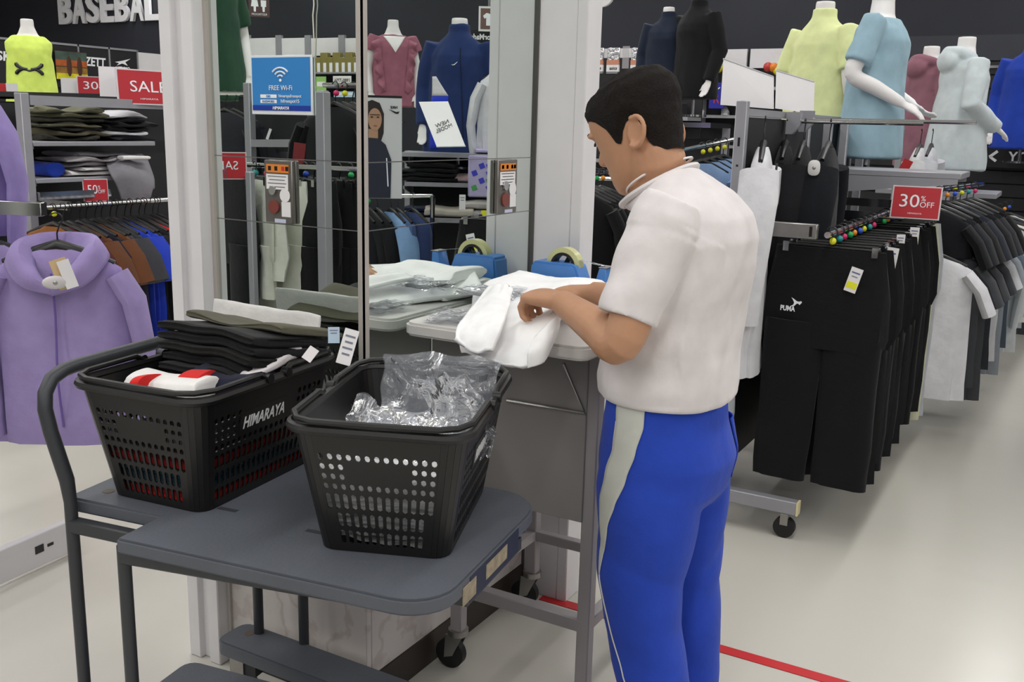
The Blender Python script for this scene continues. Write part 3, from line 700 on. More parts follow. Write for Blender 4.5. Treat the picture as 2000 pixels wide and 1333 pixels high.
for s in (-1, 1):
    bd.sphere(hp_(.086, s*.033, .024), (.012, .022, .007))
    e0 = hp_(-.036, s*.069, -.030); eax = HU*.9 - HF*.35; eax.normalize(); efw = HF*.9+HL*s*.1; efw = (efw-eax*efw.dot(eax)).normalized()
    ot = (HL*s*.9 - HF*(.75 if s > 0 else 0)).normalized()*(1 if s > 0 else .5)
    pts = [e0+eax*(.031*math.cos(a))+efw*(-.006+.018*math.sin(a))+ot*(.012-.009*math.sin(a)) for a in [math.radians(-150+300*k/14+180) for k in range(15)]]
    pts = [e0+eax*(.030*math.cos(a))-efw*(.020*math.sin(a))+ot*(.006+.011*max(0, math.sin(a))) for a in [math.radians(-35+255*k/14) for k in range(15)]]
    bd.tube(pts, [.005]*2+[.0055]*11+[.007]*2, 8)
    bd.loft([(e0-ot*.006, eax*.026, efw*.017), (e0+ot*.004, eax*.027, efw*.019)], 14)
NB = V((-.768, 1.945, 1.345))
limb(bd, [hp_(-.012, 0, -.045), hp_(-.018, 0, -.085), NB+V((.0, 0, .01)), V((-.72, 1.945, 1.25))], [.058, .058, .066, .075], 20)
def trunk(mb, k=1.0, extra=0):
    R = [(.84, -.712, .112, .150), (.92, -.716, .115, .152), (1.0, -.715, .112, .150), (1.1, -.700, .108, .155), (1.18, -.683, .108, .165), (1.24, -.672, .104, .165), (1.285, -.675, .092, .145), (1.325, -.705, .075, .10), (1.35, -.75, .058, .068)]
    return mb.loft([(V((x, BY, z)), V((a*k+extra, 0, 0)), V((0, b*k+extra, 0))) for z, x, a, b in R], 28, 2.3)
trunk(bd, .9)
SHL, ELL, WRL = V((-.683, 1.782, 1.272)), V((-.728, 1.705, 1.045)), V((-.930, 1.845, 1.085))
SHR, ELR, WRR = V((-.672, 2.085, 1.245)), V((-.75, 2.17, 1.035)), V((-.99, 2.12, 1.062))
for S, E_, W in ((SHL, ELL, WRL), (SHR, ELR, WRR)):
    m1, m2 = S.lerp(E_, .5), E_.lerp(W, .35)
    limb(bd, [S, m1, E_+(E_-m2)*.0, m2, W], [.052, .047, .040, .040, .026], 18, 5)
def hand(mb, wrist, fdir, back, curl, thumb_side, spread=.0205, L=(.036, .026, .020)):
    # fdir: along the hand, back: out of the back of the hand, thumb_side: towards the thumb
    f, b = V(fdir).normalized(), V(back).normalized(); t = V(thumb_side); t = (t-f*t.dot(f)).normalized(); b = f.cross(t) if f.cross(t).dot(b) > 0 else t.cross(f)
    k = wrist+f*.085
    mb.loft([(wrist-f*.015, t*.026, b*.020), (wrist+f*.02, t*.033, b*.018), (wrist+f*.06, t*.041, b*.0165), (k, t*.040, b*.0125), (k+f*.006, t*.036, b*.008)], 18, 2.6)
    tips = []
    for i, (o, sc) in enumerate(((1.5, .95), (.5, 1.06), (-.5, 1.0), (-1.5, .80))):
        p = k+t*o*spread-f*(.004+.004*(abs(o) > 1)); pts = [p-f*.02, p]; a = curl[0]+.06*i
        for ln, da in zip(L, (0, curl[1], curl[2])):
            a += da; p = p+(f*math.cos(a)-b*math.sin(a))*ln*sc; pts.append(p)
        mb.tube(pts, [.0092, .0094, .0084, .0078, .0062], 10); tips.append(pts[-1])
    tb_ = wrist+f*.025+t*.028-b*.004
    d1 = (f*.55+t*.75-b*.35).normalized(); d2 = (f*.9+t*.15-b*.45).normalized()
    mb.tube([wrist+f*.012+t*.014-b*.004, tb_, tb_+d1*.034, tb_+d1*.034+d2*.026, tb_+d1*.034+d2*.046], [.013, .0125, .0100, .0092, .0068], 10)
    return tips
tipL = hand(bd, WRL, (-.93, .28, .02), (-.1, -.35, .9), (.75, .95, .75), (.25, .95, .1))
tipR = hand(bd, WRR, (-.96, .06, -.10), (-.15, 0, .98), (.12, .25, .2), (0, -1, 0))
for sy in (-1, 1):
    hipc = V((-.71, BY+sy*.085, .80)); knee = V((-.725+.02*(sy < 0), BY+sy*.088, .46)); ank = V((-.655 if sy < 0 else -.682, BY+sy*.095, .085)); toe = V((-.80, BY+sy*.10, .04))
    limb(bd, [V((-.71, BY+sy*.07, .9)), hipc, knee, ank+V((.01, 0, .15)), ank, ank+V((-.03, 0, -.03)), toe], [.062, .062, .05, .042, .034, .034, .026], 16)
obj('body', union(bd, .0034, 4), SKIN, boy, world=True)
# eyes and brows
for s in (-1, 1):
    ey = obj('eye', MB().sphere(hp_(.0760, s*.031, .004), (.0115, .0115, .0095)), mat('eye_white', (225, 222, 218), .25, var=0), boy, world=True)
    obj('iris', MB().sphere(hp_(.0825, s*.031, .001), (.0055, .0055, .0055)), mat('iris_dark', (30, 20, 16), .2, var=0), ey, world=True)
    obj('eyelid', MB().tube([hp_(.0868-.0010*abs(k), s*(.031+k*.0042), .0095-.0009*k*k) for k in range(-3, 4)], .0026, 6), mat('lash_dark', (40, 28, 22), .6), ey, world=True)
    obj('eyebrow', MB().tube([hp_(.0975-.0018*k, s*(.016+k*.0075), .030+.003*math.sin(k*.9)) for k in range(5)], [.0022, .003, .003, .0028, .0014], 6), mat('hair_black', (22, 19, 18), .8), boy, world=True)
obj('mouth_line', MB().tube([hp_(.101-.0012*k*k, k*.0065, -.0625) for k in range(-3, 4)], .0016, 6), mat('lip', (150, 88, 76), .5), boy, world=True)
HAIRL = [(0, .060), (30, .058), (48, .048), (62, .036), (74, .010), (84, -.030), (91, -.034), (99, -.012), (107, .0), (116, -.006), (121, -.03), (130, -.066), (150, -.084), (180, -.086)]
HAIRH = [(-.17, .09, .070, .056), (-.118, .094, .074, .058), (-.09, .096, .078, .060), (-.06, .095, .082, .064)]+[q for q in HEAD if q[0] > -.05]
def hair_grid(u, v):
    az = (u-.5)*2*PI; d = abs(math.degrees(az))
    lo = interp(HAIRL, d)[0]; z = lerp(lo, .1085, v**.9)
    F_, B_, W_ = interp(HEAD, z); off = .0075*sm(0, .25, v)*(1 if v < .97 else .6)+.0012
    F_, B_, W_ = interp(HAIRH, z); c0 = (F_-B_)/2; p = hp_(c0+((F_+B_)/2+off)*math.cos(az), (W_+off)*math.sin(az), z); dn = (p-hp_(0, 0, .02)).normalized()
    return p+dn*(.0016*nz(p, 170, 2)+.002*nz(p, 50, 4)) + HU*.006*sm(.8, 1, v)
mb = MB().grid(hair_grid, 96, 34); k0 = len(mb.v); mb.v.append(hp_(-.005, 0, .118)); L = 34*97
mb.f += [(L+i, L+i+1, k0) for i in range(96)]
HAIR = mat('hair_black', (22, 19, 18), .8)
HAIRM = mat('cropped_hair', (27, 22, 20), .85, var=.35, vscale=260, bump=.6, bscale=420, spec=.25)
obj('hair', mb, HAIRM, boy, world=True)
# T-shirt
sh = MB(); 
R = [(.880, -.712, .126, .164), (.893, -.713, .136, .174), (.93, -.716, .139, .177), (1.0, -.714, .132, .171), (1.1, -.703, .126, .173), (1.18, -.688, .125, .182), (1.235, -.680, .120, .182), (1.275, -.684, .110, .160), (1.303, -.708, .095, .122), (1.322, -.738, .082, .098), (1.334, -.762, .072, .083)]
sh.loft([(V((x, BY, z)), V((a, 0, .045*sm(1.26, 1.334, z))), V((0, b, 0))) for z, x, a, b in R], 36, 2.3)
for S, E_ in ((SHL, ELL), (SHR, ELR)):
    d = (E_-S).normalized(); L = (E_-S).length; ax = d.cross(V((1, 0, 0))).normalized(); ay = d.cross(ax); o = V((-.004, 0, 0))
    sh.loft([(S-d*.05, ax*.05, ay*.056), (S-d*.01, ax*.064, ay*.072), (S+d*.07, ax*.063, ay*.072), (S+d*.13+o, ax*.060, ay*.066), (S+d*L*.80+o, ax*.060, ay*.063)], 24)
def shirt_fold(p, n):
    z = p.z; q = V((p.x, p.y, 0))
    f = .009*nz((p.x*9, p.y*9, z*2.2), 1, 3)+.006*nz((p.x*14+z*5, p.y*14-z*4, z*4), 1, 5)
    f += .004*sm(1.1, .9, z)*nz((p.x*16, p.y*16, z*3), 1, 8)
    f += .008*(abs(nz((p.x*5+p.y*5+z*2, p.y*4, z*1.6), 1, 21))-.25)*sm(1.32, 1.2, z)
    a0 = (p-SHL).dot((ELL-SHL).normalized())
    if a0 > .0 and p.y < 1.85: f = max(f, -.0015)
    hem = sm(.905, .88, z); f -= .010*hem*hem
    if z > .9:
        a = (p-SHL).dot((ELL-SHL).normalized())
        if p.y < 1.80 and a > .02: f += .002*math.sin(a*70+p.x*30)
    return f
obj('t_shirt', union(sh, .0055, 7, shirt_fold), fab((224, 218, 218), .12, 30), boy, world=True)
cl = [V((-.762-.074*math.cos(a), BY+.085*math.sin(a), 1.334-.046*math.cos(a))) for a in [2*PI*k/40 for k in range(40)]]
obj('collar', MB().tube(cl, .0075, 8, True, flat=.8), fab((228, 223, 223), .1), boy, world=True)
cord = [V((-.772-(.063-.012*math.cos(a))*math.cos(a), BY-.002+.075*math.sin(a), 1.356-.040*math.cos(a))) for a in [2*PI*k/40 for k in range(40)]]
obj('neck_cord', MB().tube(cord, .0026, 6, True), pla((236, 232, 230)), boy, world=True)
# track trousers
tr = MB()
tr.loft([(V((BX, BY, .925)), V((.116, 0, 0)), V((0, .154, 0))), (V((BX, BY, .885)), V((.122, 0, 0)), V((0, .160, 0))), (V((BX, BY, .84)), V((.126, 0, 0)), V((0, .164, 0))), (V((BX+.012, BY, .76)), V((.138, 0, 0)), V((0, .170, 0))), (V((BX+.010, BY, .69)), V((.128, 0, 0)), V((0, .168, 0))), (V((BX+.006, BY, .655)), V((.10, 0, 0)), V((0, .14, 0)))], 32, 2.3)
for sy in (-1, 1):
    lf = sy < 0
    LR = [(.80, .004, .080, .100, .086), (.70, .006, .082, .114, .092), (.60, .0, .084, .106, .088), (.50, -.004, .088, .096, .083), (.40, .006, .090, .088, .078), (.30, .030, .094, .082, .075), (.20, .062, .097, .077, .071), (.12, .078, .098, .074, .068), (.075, .08, .098, .072, .066)] if lf else [(.80, .004, .080, .100, .086), (.70, .010, .082, .114, .092), (.60, .010, .086, .110, .090), (.50, .012, .092, .104, .088), (.40, .018, .098, .098, .084), (.30, .024, .103, .094, .082), (.20, .030, .106, .092, .080), (.12, .032, .106, .09, .078), (.075, .034, .106, .088, .076)]
    tr.loft([(V((BX+x, BY+sy*y, z)), V((a, 0, 0)), V((0, b, 0))) for z, x, y, a, b in LR], 28, 2.2)
def tr_fold(p, n):
    z = p.z
    return .016*(abs(nz((p.x*4+z*3.5, p.y*5-z*2.5, z*2), 1, 33))-.2)*sm(.9, .7, z) + .005*nz((p.x*8, p.y*8, z*3), 1, 13)+.004*nz((p.x*6+z*7, p.y*6, z*8), 1, 15)*sm(.7, .3, z)+.003*nz((p.x*18, p.y*18, z*5), 1, 17)*sm(.7, .85, z)
TM = fab((42, 72, 180), .15, 40)
trm = union(tr, .0065, 7, tr_fold)
bvh = BVHTree.FromPolygons([v.co.copy() for v in trm.vertices], [tuple(p.vertices) for p in trm.polygons])
obj('trousers', trm, TM, boy, world=True)
def on_leg(z, deg, off=.003):                    # outer side of the left leg; deg from the side (-Y) towards the front (-X)
    lr = interp([(.07, .08, .098), (.2, .062, .097), (.3, .03, .094), (.4, .006, .09), (.5, -.004, .088), (.6, 0, .084), (.7, .006, .07), (.78, .006, .03), (.9, 0, 0)], z)
    c = V((BX+lr[0], BY-lr[1], z)); a = math.radians(deg); d = V((-math.sin(a), -math.cos(a), 0))
    h = bvh.ray_cast(c+d*.5, -d)
    return (h[0]+d*off) if h[0] else c+d*.1
st = [(.895, -4, 20), (.858, -4, 20), (.80, 2, 25), (.74, 10, 36), (.68, 22, 46), (.62, 34, 50), (.56, 42, 50), (.51, 46, 48)]
def stripe(u, v):
    z = lerp(.895, .51, v); a, b = interp([(q[0], q[1], q[2]) for q in st[::-1]], z); return on_leg(z, lerp(a, b, u))
sp = obj('side_stripe', MB().grid(stripe, 8, 40), fab((196, 198, 190), .1), boy, world=True, solid=.002)
ln = [(.9, 20.5), (.858, 20.5), (.80, 25.5), (.74, 36.5), (.68, 46.5), (.62, 50.5), (.56, 50.5), (.51, 48), (.45, 44), (.38, 36), (.30, 26), (.22, 16), (.14, 10), (.085, 8)]
obj('piping', MB().tube([on_leg(z, interp([(q[0], q[1]) for q in ln[::-1]], z)[0], .002) for z in [lerp(.858, .085, k/60) for k in range(61)]], .0016, 6), fab((206, 206, 196), .1), sp, world=True)
c = V((BX, BY, 0))
def hip(z, deg, off):
    a = math.radians(deg); d = V((math.cos(a), math.sin(a), 0)); h = bvh.ray_cast(V((BX, BY, z))+d*.5, -d); return h[0]+d*off
obj('pocket', MB().grid(lambda u, v: hip(lerp(.70, .835, v), lerp(32, 62, u), .003+.010*v*math.sin(PI*u)), 10, 10), TM, boy, world=True, solid=.003)
# trainers below the frame
for sy in (-1, 1):
    ax_ = BX+(.05 if sy < 0 else .03); y = BY+sy*.098
    s_ = MB().loft([(V((ax_+.055, y, .035)), V((0, .022, 0)), V((0, 0, .030))), (V((ax_+.04, y, .045)), V((0, .036, 0)), V((0, 0, .042))), (V((ax_-.02, y, .05)), V((0, .038, 0)), V((0, 0, .047))), (V((ax_-.10, y, .036)), V((0, .044, 0)), V((0, 0, .033))), (V((ax_-.165, y, .028)), V((0, .040, 0)), V((0, 0, .024))), (V((ax_-.19, y, .024)), V((0, .02, 0)), V((0, 0, .014)))], 18, 2.6)
    o = obj('shoe', s_, pla((232, 232, 232), .6), boy, world=True)
    obj('sole', MB().prism([(ax_+.06, y-.03, .001), (ax_-.1, y-.046, .001), (ax_-.185, y-.025, .001), (ax_-.195, y, .001), (ax_-.185, y+.025, .001), (ax_-.1, y+.046, .001), (ax_+.06, y+.03, .001)], (0, 0, .014)), pla((60, 60, 64), .6), o, world=True)
# ================================================================== CLOTHES ON HANGERS
CACHE = {}
def cached(key, fn):
    if key not in CACHE: CACHE[key] = fn()
    return CACHE[key]
HANG = mat('hanger_black', (15, 15, 16), .4, var=0)
def hanger_mesh(w):
    mb = MB()
    mb.tube([V((.0, 0, .018))+V((.020*math.sin(a), 0, .018*math.cos(a)-.018)) for a in [math.radians(-60+30*k) for k in range(8)]]+[V((0, 0, -.045)), V((0, 0, -.085))], .0026, 6)
    mb.tube([V((-w*.42, 0, -.135)), V((-w*.2, 0, -.10)), V((0, 0, -.075)), V((w*.2, 0, -.10)), V((w*.42, 0, -.135))], [.008, .011, .013, .011, .008], 8)
    return finish(mb.mesh('hanger'), HANG)
def clip_mesh(w):
    mb = MB()
    mb.tube([V((.0, 0, .018))+V((.020*math.sin(a), 0, .018*math.cos(a)-.018)) for a in [math.radians(-60+30*k) for k in range(8)]]+[V((0, 0, -.05))], .0026, 6)
    mb.cyl((-w*.42, 0, -.052), (w*.42, 0, -.052), .006, 8)
    return finish(mb.mesh('hanger'), HANG)
def ring_mesh(): return finish(MB().sphere((0, 0, -.016), (.012, .012, .012), 8, 6).mesh('size_ring'), None)
def top_mesh(w, L, sleeve, th, seed, m, hood=False):
    mb = MB(); t0 = -.095; r2 = random.Random(seed)
    fold = lambda k, t: (.02+.10*k)*math.sin(t*5+seed)*.5*k + .05*k*math.sin(t*9+seed*2)
    rings = [(t0+.006, .058, .018), (t0-.008, .085, .024), (t0-.03, w*.36, .03), (t0-.055, w*.46, .036), (t0-.10, w*.49, .042)]
    for k in range(1, 8): rings.append((t0-.10-(L-.10)*k/7, w*(.485+.02*k/7), lerp(.042, th, k/7)))
    mb.loft([(V((0, 0, z)), V((a, 0, 0)), V((0, b, 0))) for z, a, b in rings], 28, 2.4, True, fold)
    for s in (-1, 1):
        a = V((s*w*.43, 0, t0-.075))
        if sleeve == 'short': mb.tube([a, V((s*(w*.5+.035), 0, t0-.15)), V((s*(w*.5+.085), 0, t0-.26))], [.066, .072, .074], 14, flat=.42)
        elif sleeve == 'long': mb.tube([a, V((s*(w*.5+.02), 0, t0-.16)), V((s*(w*.5+.045), .005, t0-.32)), V((s*(w*.5+.03), .01, t0-.48)), V((s*(w*.5+.02), .012, t0-.60))], [.066, .068, .062, .055, .046], 14, flat=.5)
    for v in mb.v:
        k = sm(t0, t0-L, v.z); v.y += .012*nz(v, 9, seed)*(.3+k); v.x += .008*nz(v, 7, seed+1)*k
    return finish(mb.mesh('top'), m)
def pants_mesh(w, L, th, seed, m):
    mb = MB(); z0 = -.056
    fold = lambda k, t: .05*k*math.sin(t*6+seed)+.04*k*math.sin(t*11+seed)
    mb.loft([(V((0, 0, z)), V((a, 0, 0)), V((0, b, 0))) for z, a, b in ((z0, w*.47, .012), (z0-.04, w*.48, .018), (z0-.16, w*.53, th*.8), (z0-.30, w*.53, th), (z0-.35, w*.48, th*.9))], 26, 2.6, True, fold)
    for s in (-1, 1):
        mb.loft([(V((s*w*(.245+.02*k), .008*math.sin(seed+s), z0-.26-(L-.26)*k)), V((w*lerp(.265, .235, k), 0, 0)), V((0, lerp(th, th*.75, k), 0))) for k in (0, .15, .35, .55, .75, .9, 1)], 18, 2.5, True, fold)
    for v in mb.v:
        k = sm(z0, z0-L, v.z); v.y += .018*nz(v, 6, seed)*(.25+k); v.x += .012*nz(v, 5, seed+1)*k
    return finish(mb.mesh('trousers'), m)
def put(name, me, parent, m=None):
    o = bpy.data.objects.new(name, me); col.objects.link(o); o.parent = parent
    if m is not None and not me.materials: me.materials.append(m)
    return o
RINGC = [(226, 226, 40), (40, 150, 150), (220, 50, 110), (40, 170, 90), (240, 150, 40), (50, 90, 200)]
def hang_top(name, label, p, rz, c, w=.44, L=.62, sleeve='short', th=.05, seed=0, group=None, cat='shirt', tag_=None, bare=False, ringc=None):
    t = thing(name, label, cat, p, rz, group)
    put('garment', cached(('top', w, L, sleeve, th, seed % 3, c), lambda: top_mesh(w, L, sleeve, th, seed % 3, fab(c))), t)
    put('hanger', cached(('h', w), lambda: hanger_mesh(w)), t)
    if ringc is not None: sring(t, ringc)
    if tag_: small_tag(t, *tag_)
    return t
def sring(t, k):
    c = RINGC[k % 6]; put('size_ring', cached(('ring', k % 6), lambda: finish(MB().sphere((.006, 0, -.030), (.012, .014, .013), 8, 6).mesh('size_ring'), pla(c, .4))), t)
def hang_pants(name, label, p, rz, c, w=.36, L=.95, th=.035, seed=0, group=None, tag_=None, ringc=None):
    t = thing(name, label, 'trousers', p, rz, group)
    put('garment', cached(('pants', w, L, th, seed % 3, c), lambda: pants_mesh(w, L, th, seed % 3, fab(c))), t)
    put('clip_hanger', cached(('ch', w), lambda: clip_mesh(w)), t)
    cl = cached(('clips', w), lambda: finish(MB().box((-w*.38, 0, -.062), (.022, .03, .04)).box((w*.38, 0, -.062), (.022, .03, .04)).mesh('clips'), CHROME, False))
    for s in (-1, 1): put('clip', cached(('clip', w, s), lambda: finish(MB().box((s*w*.38, 0, -.058), (.020, .028, .034)).mesh('clip'), CHROME, False)), t)
    if ringc is not None: sring(t, ringc)
    if tag_: small_tag(t, *tag_)
    return t
def small_tag(t, x, y, z, w=.035, h=.07, yellow=True, rot=0, c=(235, 233, 234)):
    # a price tag hanging on a garment, flat card facing local -Y
    def q(name, xx, zz, ww, hh, dy, m, par):
        mb = MB().box((0, 0, 0), (ww, .0012, hh)); mb.xf(Matrix.Translation((x, y, z)) @ Matrix.Rotation(rot, 4, 'Y') @ Matrix.Translation((xx, dy, zz))); return obj(name, mb, m, par, smooth=False)
    g = q('price_tag', 0, 0, w, h, 0, pla(c, .6), t)
    q('printed_line', 0, h*.30, w*.7, h*.05, -.001, pla((96, 106, 150)), g); q('printed_line', 0, h*.14, w*.5, h*.04, -.001, pla((130, 130, 140)), g)
    if yellow: q('yellow_band', 0, -h*.22, w*.85, h*.26, -.001, mat('tag_yellow', (232, 232, 40), .5, var=0), g)
def sec_disc(t, p, n=V((0, -1, 0)), r=.022):
    m = frame(p, n); mb = MB().loft([(V((0, 0, 0)), V((r, 0, 0)), V((0, r*1.3, 0))), (V((0, 0, .006)), V((r, 0, 0)), V((0, r*1.3, 0))), (V((0, 0, .011)), V((r*.7, 0, 0)), V((0, r*.9, 0)))], 18, 2.8).xf(m)
    d = obj('security_tag', mb, pla((214, 212, 210)), t, world=True)
    obj('tag_stud', MB().sphere((0, 0, .011), (r*.3, r*.3, .004), 10, 6).xf(m), STEEL, d, world=True)
def wframe(v): v = V(v); return math.atan2(v.y, v.x)
# ------------------------------------------------------------------ mannequins (local front is -Y)
def mann_arm(mb, s, mode, hand_r=True, k=1):
    S = V((s*.165, 0, .565))
    if mode == 'bent': E_, W = V((s*.235, .06, .33)), V((s*.16, -.16, .20))
    elif mode == 'down': E_, W = V((s*.225, .03, .31)), V((s*.215, -.06, .08))
    elif mode == 'hip': E_, W = V((s*.27, .08, .34)), V((s*.17, -.02, .17))
    else: return None
    limb(mb, [S, S.lerp(E_, .5), E_, E_.lerp(W, .45), W], [.05, .044, .039, .036, .025], 14, 4)
    if hand_r:
        d = (W-E_).normalized(); t = V((-s, 0, .3)); t = (t-d*t.dot(d)).normalized(); b = d.cross(t)
        mb.loft([(W-d*.01, t*.024, b*.018), (W+d*.04, t*.036, b*.015), (W+d*.085, t*.034, b*.011)], 14)
        for i in range(4):
            p = W+d*.08+t*(.026-.0175*i); ln = (.05, .06, .056, .042)[i]; mb.tube([p, p+d*ln*.5-b*.006, p+d*ln-b*.018], [.0085, .008, .006], 8)
        mb.tube([W+d*.02+t*.022, W+d*.055+t*.05, W+d*.09+t*.052], [.011, .010, .007], 8)
    return S, E_, W
MB_R = [(0, .150, .10), (.10, .165, .112), (.20, .148, .10), (.30, .122, .09), (.40, .142, .105), (.47, .156, .118), (.54, .162, .098), (.585, .13, .072), (.615, .075, .058), (.64, .056, .055), (.70, .050, .052), (.735, .050, .052)]
def mann_rings(extra, z0, z1, male=0, lift=0):
    out = []
    n = 12
    for k in range(n+1):
        z = lerp(z0, z1, k/n); a, b = interp(MB_R, z); fwd = -.012*math.exp(-((z-.46)/.08)**2)
        out.append((V((0, fwd, z)), V((a+extra+male*.02, 0, 0)), V((0, b+extra+(.012 if abs(z-.46) < .08 else 0), 0))))
    return out
def mannequin(label, p, rz, c, sleeve='short', arms=('down', 'down'), hem=-.05, flare=.03, hood=False, neck='crew', scale=1, seed=0, frill=0, name='mannequin_torso', group=None, cat='mannequin', pole=True):
    t = thing(name, label, cat, p, rz, group); t.scale = (scale,)*3
    mb = MB(); mb.loft(mann_rings(0, 0, .735), 24)
    ar = [mann_arm(mb, s, m) for s, m in zip((-1, 1), arms)]
    me = union(mb, .0075, 4); me.materials.append(MANNEQ); put('torso', me, t)
    g = MB(); top = .625 if neck == 'high' else .60
    rings = []
    for k in range(13):
        z = lerp(hem, top, k/12); a, b = interp(MB_R, z); f = flare*sm(.42, hem, z)
        aa, bb = max(a, .162*sm(.62, .40, z))+.020+f, max(b, .112*sm(.62, .40, z))+.020+f*.8
        rings.append((V((0, -.012*math.exp(-((z-.46)/.08)**2), z)), V((aa, 0, 0)), V((0, bb, 0))))
    if neck == 'high': rings += [(V((0, 0, .65)), V((.068, 0, 0)), V((0, .066, 0))), (V((0, 0, .70)), V((.064, 0, 0)), V((0, .064, 0)))]
    g.loft(rings, 28)
    for s, A in zip((-1, 1), ar):
        S = V((s*.165, 0, .565))
        if A is None: A = (S, V((s*.22, .03, .33)), V((s*.2, -.05, .1)))
        _, E_, W = A; d = (E_-S)
        if sleeve == 'short': g.tube([S-d*.12, S+d*.2, S+d*.5, S+d*.78], [.056, .062, .063, .064], 16)
        elif sleeve == 'long': g.tube([S-d*.1, S+d*.4, E_, E_.lerp(W, .5), W], [.06, .066, .060, .054, .046], 16)
        elif sleeve == 'cap': g.tube([S-d*.12, S+d*.15, S+d*.42], [.058, .078, .092], 16)
    if frill:
        for s in (-1, 1):
            for k in range(6):
                q = V((s*(.135+.02*math.sin(k*1.9)), -.085-.01*(k % 2), .50-.055*k)); g.sphere(q, (.035, .03, .045))
    if hood:
        g.tube([V((.085*math.sin(a), .012-.085*math.cos(a)*.8+.02, .62+.028*(-math.cos(a)))) for a in [2*PI*k/24 for k in range(24)]], .034, 10, True)
        g.sphere((0, .105, .59), (.10, .055, .07))
    def fd(q, n): return .006*nz((q.x*12, q.y*12, q.z*4), 1, seed)+.004*nz((q.x*18+q.z*8, q.y*18, q.z*8), 1, seed+2)
    me = union(g, .009, 5, fd); me.materials.append(fab(c, .12, 25)); gm = put('garment', me, t)
    if pole: put('stand', finish(MB().cyl((0, 0, -.17), (0, 0, .02), .014, 10).cyl((0, 0, -.185), (0, 0, -.17), .11, 24).mesh('stand'), CHROME), t)
    return t, gm
def surf(gm, x, z, off=.003):
    if 'bv' not in CACHE or CACHE['bv'][0] != gm.name: CACHE['bv'] = (gm.name, BVHTree.FromPolygons([v.co.copy() for v in gm.data.vertices], [tuple(p.vertices) for p in gm.data.polygons]))
    h = CACHE['bv'][1].ray_cast(V((x, -1, z)), V((0, 1, 0)))
    return h[0]-V((0, off, 0)) if h[0] else V((x, -.15, z))
def face(d): return math.atan2(d[1], d[0])+PI/2
# ------------------------------------------------------------------ signs on stands
SIGNRED = mat('sign_red', (188, 44, 54), .4, var=.02)
def sale_sign(name, label, c, n, w, h, big, small=None, sub=None, post=True, m=None, tcol=WP):
    t = thing(name, label, 'sign', c)
    obj('frame', plate(c, n, w*1.06, h*1.08, .004), mat('sign_frame_clear', (222, 216, 218), .25, var=0), t, world=True, smooth=False)
    obj('face', plate(fpt(c, n, 0, 0, .0012), n, w, h, .001), m or SIGNRED, t, world=True, smooth=False)
    if small is None: letters(big, fpt(c, n, 0, h*.02, .0022), n, h*.5, tcol, t, width=w*.62, height=h*.34)
    else:
        letters(big, fpt(c, n, -w*.14, h*.05, .0022), n, h*.6, tcol, t, width=w*.42, height=h*.42)
        letters(small, fpt(c, n, w*.24, -h*.06, .0022), n, h*.3, tcol, t, width=w*.30, height=h*.18)
        letters('%', fpt(c, n, w*.15, h*.14, .0022), n, h*.3, tcol, t, width=w*.10, height=h*.17)
    if sub: letters(sub, fpt(c, n, 0, -h*.36, .0022), n, h*.1, tcol, t, width=w*.3, height=h*.05)
    return t
TOCAM = lambda p: (V((0, 0, p.z))-p).normalized()

# ================================================================== RIGHT: BLACK PANEL RACK WITH JACKETS AND TROUSERS
RX = -1.045
rk = thing('display_rack', 'grey wheeled rack with black panels behind the boy, hung with black clothes', 'rack', (RX, 4.3, 0))
UPR = mat('upright_grey', (158, 158, 164), .4, .25, var=.04)
for y in (3.42, 4.34, 5.26):
    u = obj('upright', MB().bx(RX-.02, RX+.02, y-.017, y+.017, .13, 1.555), UPR, rk, world=True, bevel=.003)
    obj('slot', MB().bx(RX-.004, RX+.004, y-.0178, y-.0165, 1.40, 1.43).bx(RX-.004, RX+.004, y-.0178, y-.0165, 1.33, 1.337), BLACKP, u, world=True, smooth=False)
    f = obj('foot_rail', MB().bx(RX-.31, RX+.31, y-.02, y+.02, .095, .145), UPR, rk, world=True, bevel=.003)
    obj('end_cap', MB().bx(RX+.31, RX+.317, y-.02, y+.02, .095, .145), pla((226, 216, 170)), f, world=True)
    for s in (-1, 1):
        cx = RX+s*.27; w_ = MB().cyl((cx, y-.014, .04), (cx, y+.014, .04), .039, 20)
        o = obj('caster_wheel', w_, RUBBER, rk, world=True); obj('caster_bracket', MB().bx(cx-.014, cx+.014, y-.018, y+.018, .05, .0945), STEEL, o, world=True)
for y in (3.44, 4.36): obj('back_panel', MB().bx(RX-.008, RX+.008, y, y+.88, .20, 1.50), BLACKPANEL, rk, world=True)
obj('top_rail', MB().bx(RX-.012, RX+.012, 3.44, 5.24, 1.505, 1.53), UPR, rk, world=True)
# face-out arms on top (towards +X)
for i, (y, z, L) in enumerate(((3.95, 1.495, .50), (4.15, 1.505, .66))):
    a = obj('hanging_arm', MB().cyl((RX+.02, y, z), (RX+.02+L, y, z), .008, 10), CHROME, rk, world=True)
    obj('arm_bracket', MB().prism([(RX+.02, y-.015, z+.035), (RX+.075, y-.015, z+.035), (RX+.075, y-.015, z-.015), (RX+.045, y-.015, z-.05), (RX+.02, y-.015, z-.05)], (0, .03, 0)), UPR, a, world=True)
o = obj('hanging_arm', MB().bx(RX-.02, RX+.30, 3.372, 3.40, 1.10, 1.15), STEEL, rk, world=True, bevel=.002)
obj('arm_end_slot', MB().bx(RX+.275, RX+.285, 3.371, 3.3725, 1.108, 1.142), BLACKP, o, world=True, smooth=False)
LRX, LRZ = -.715, 1.115
obj('low_rail', MB().cyl((LRX, 3.40, LRZ), (LRX, 5.26, LRZ), .011, 10), CHROME, rk, world=True)
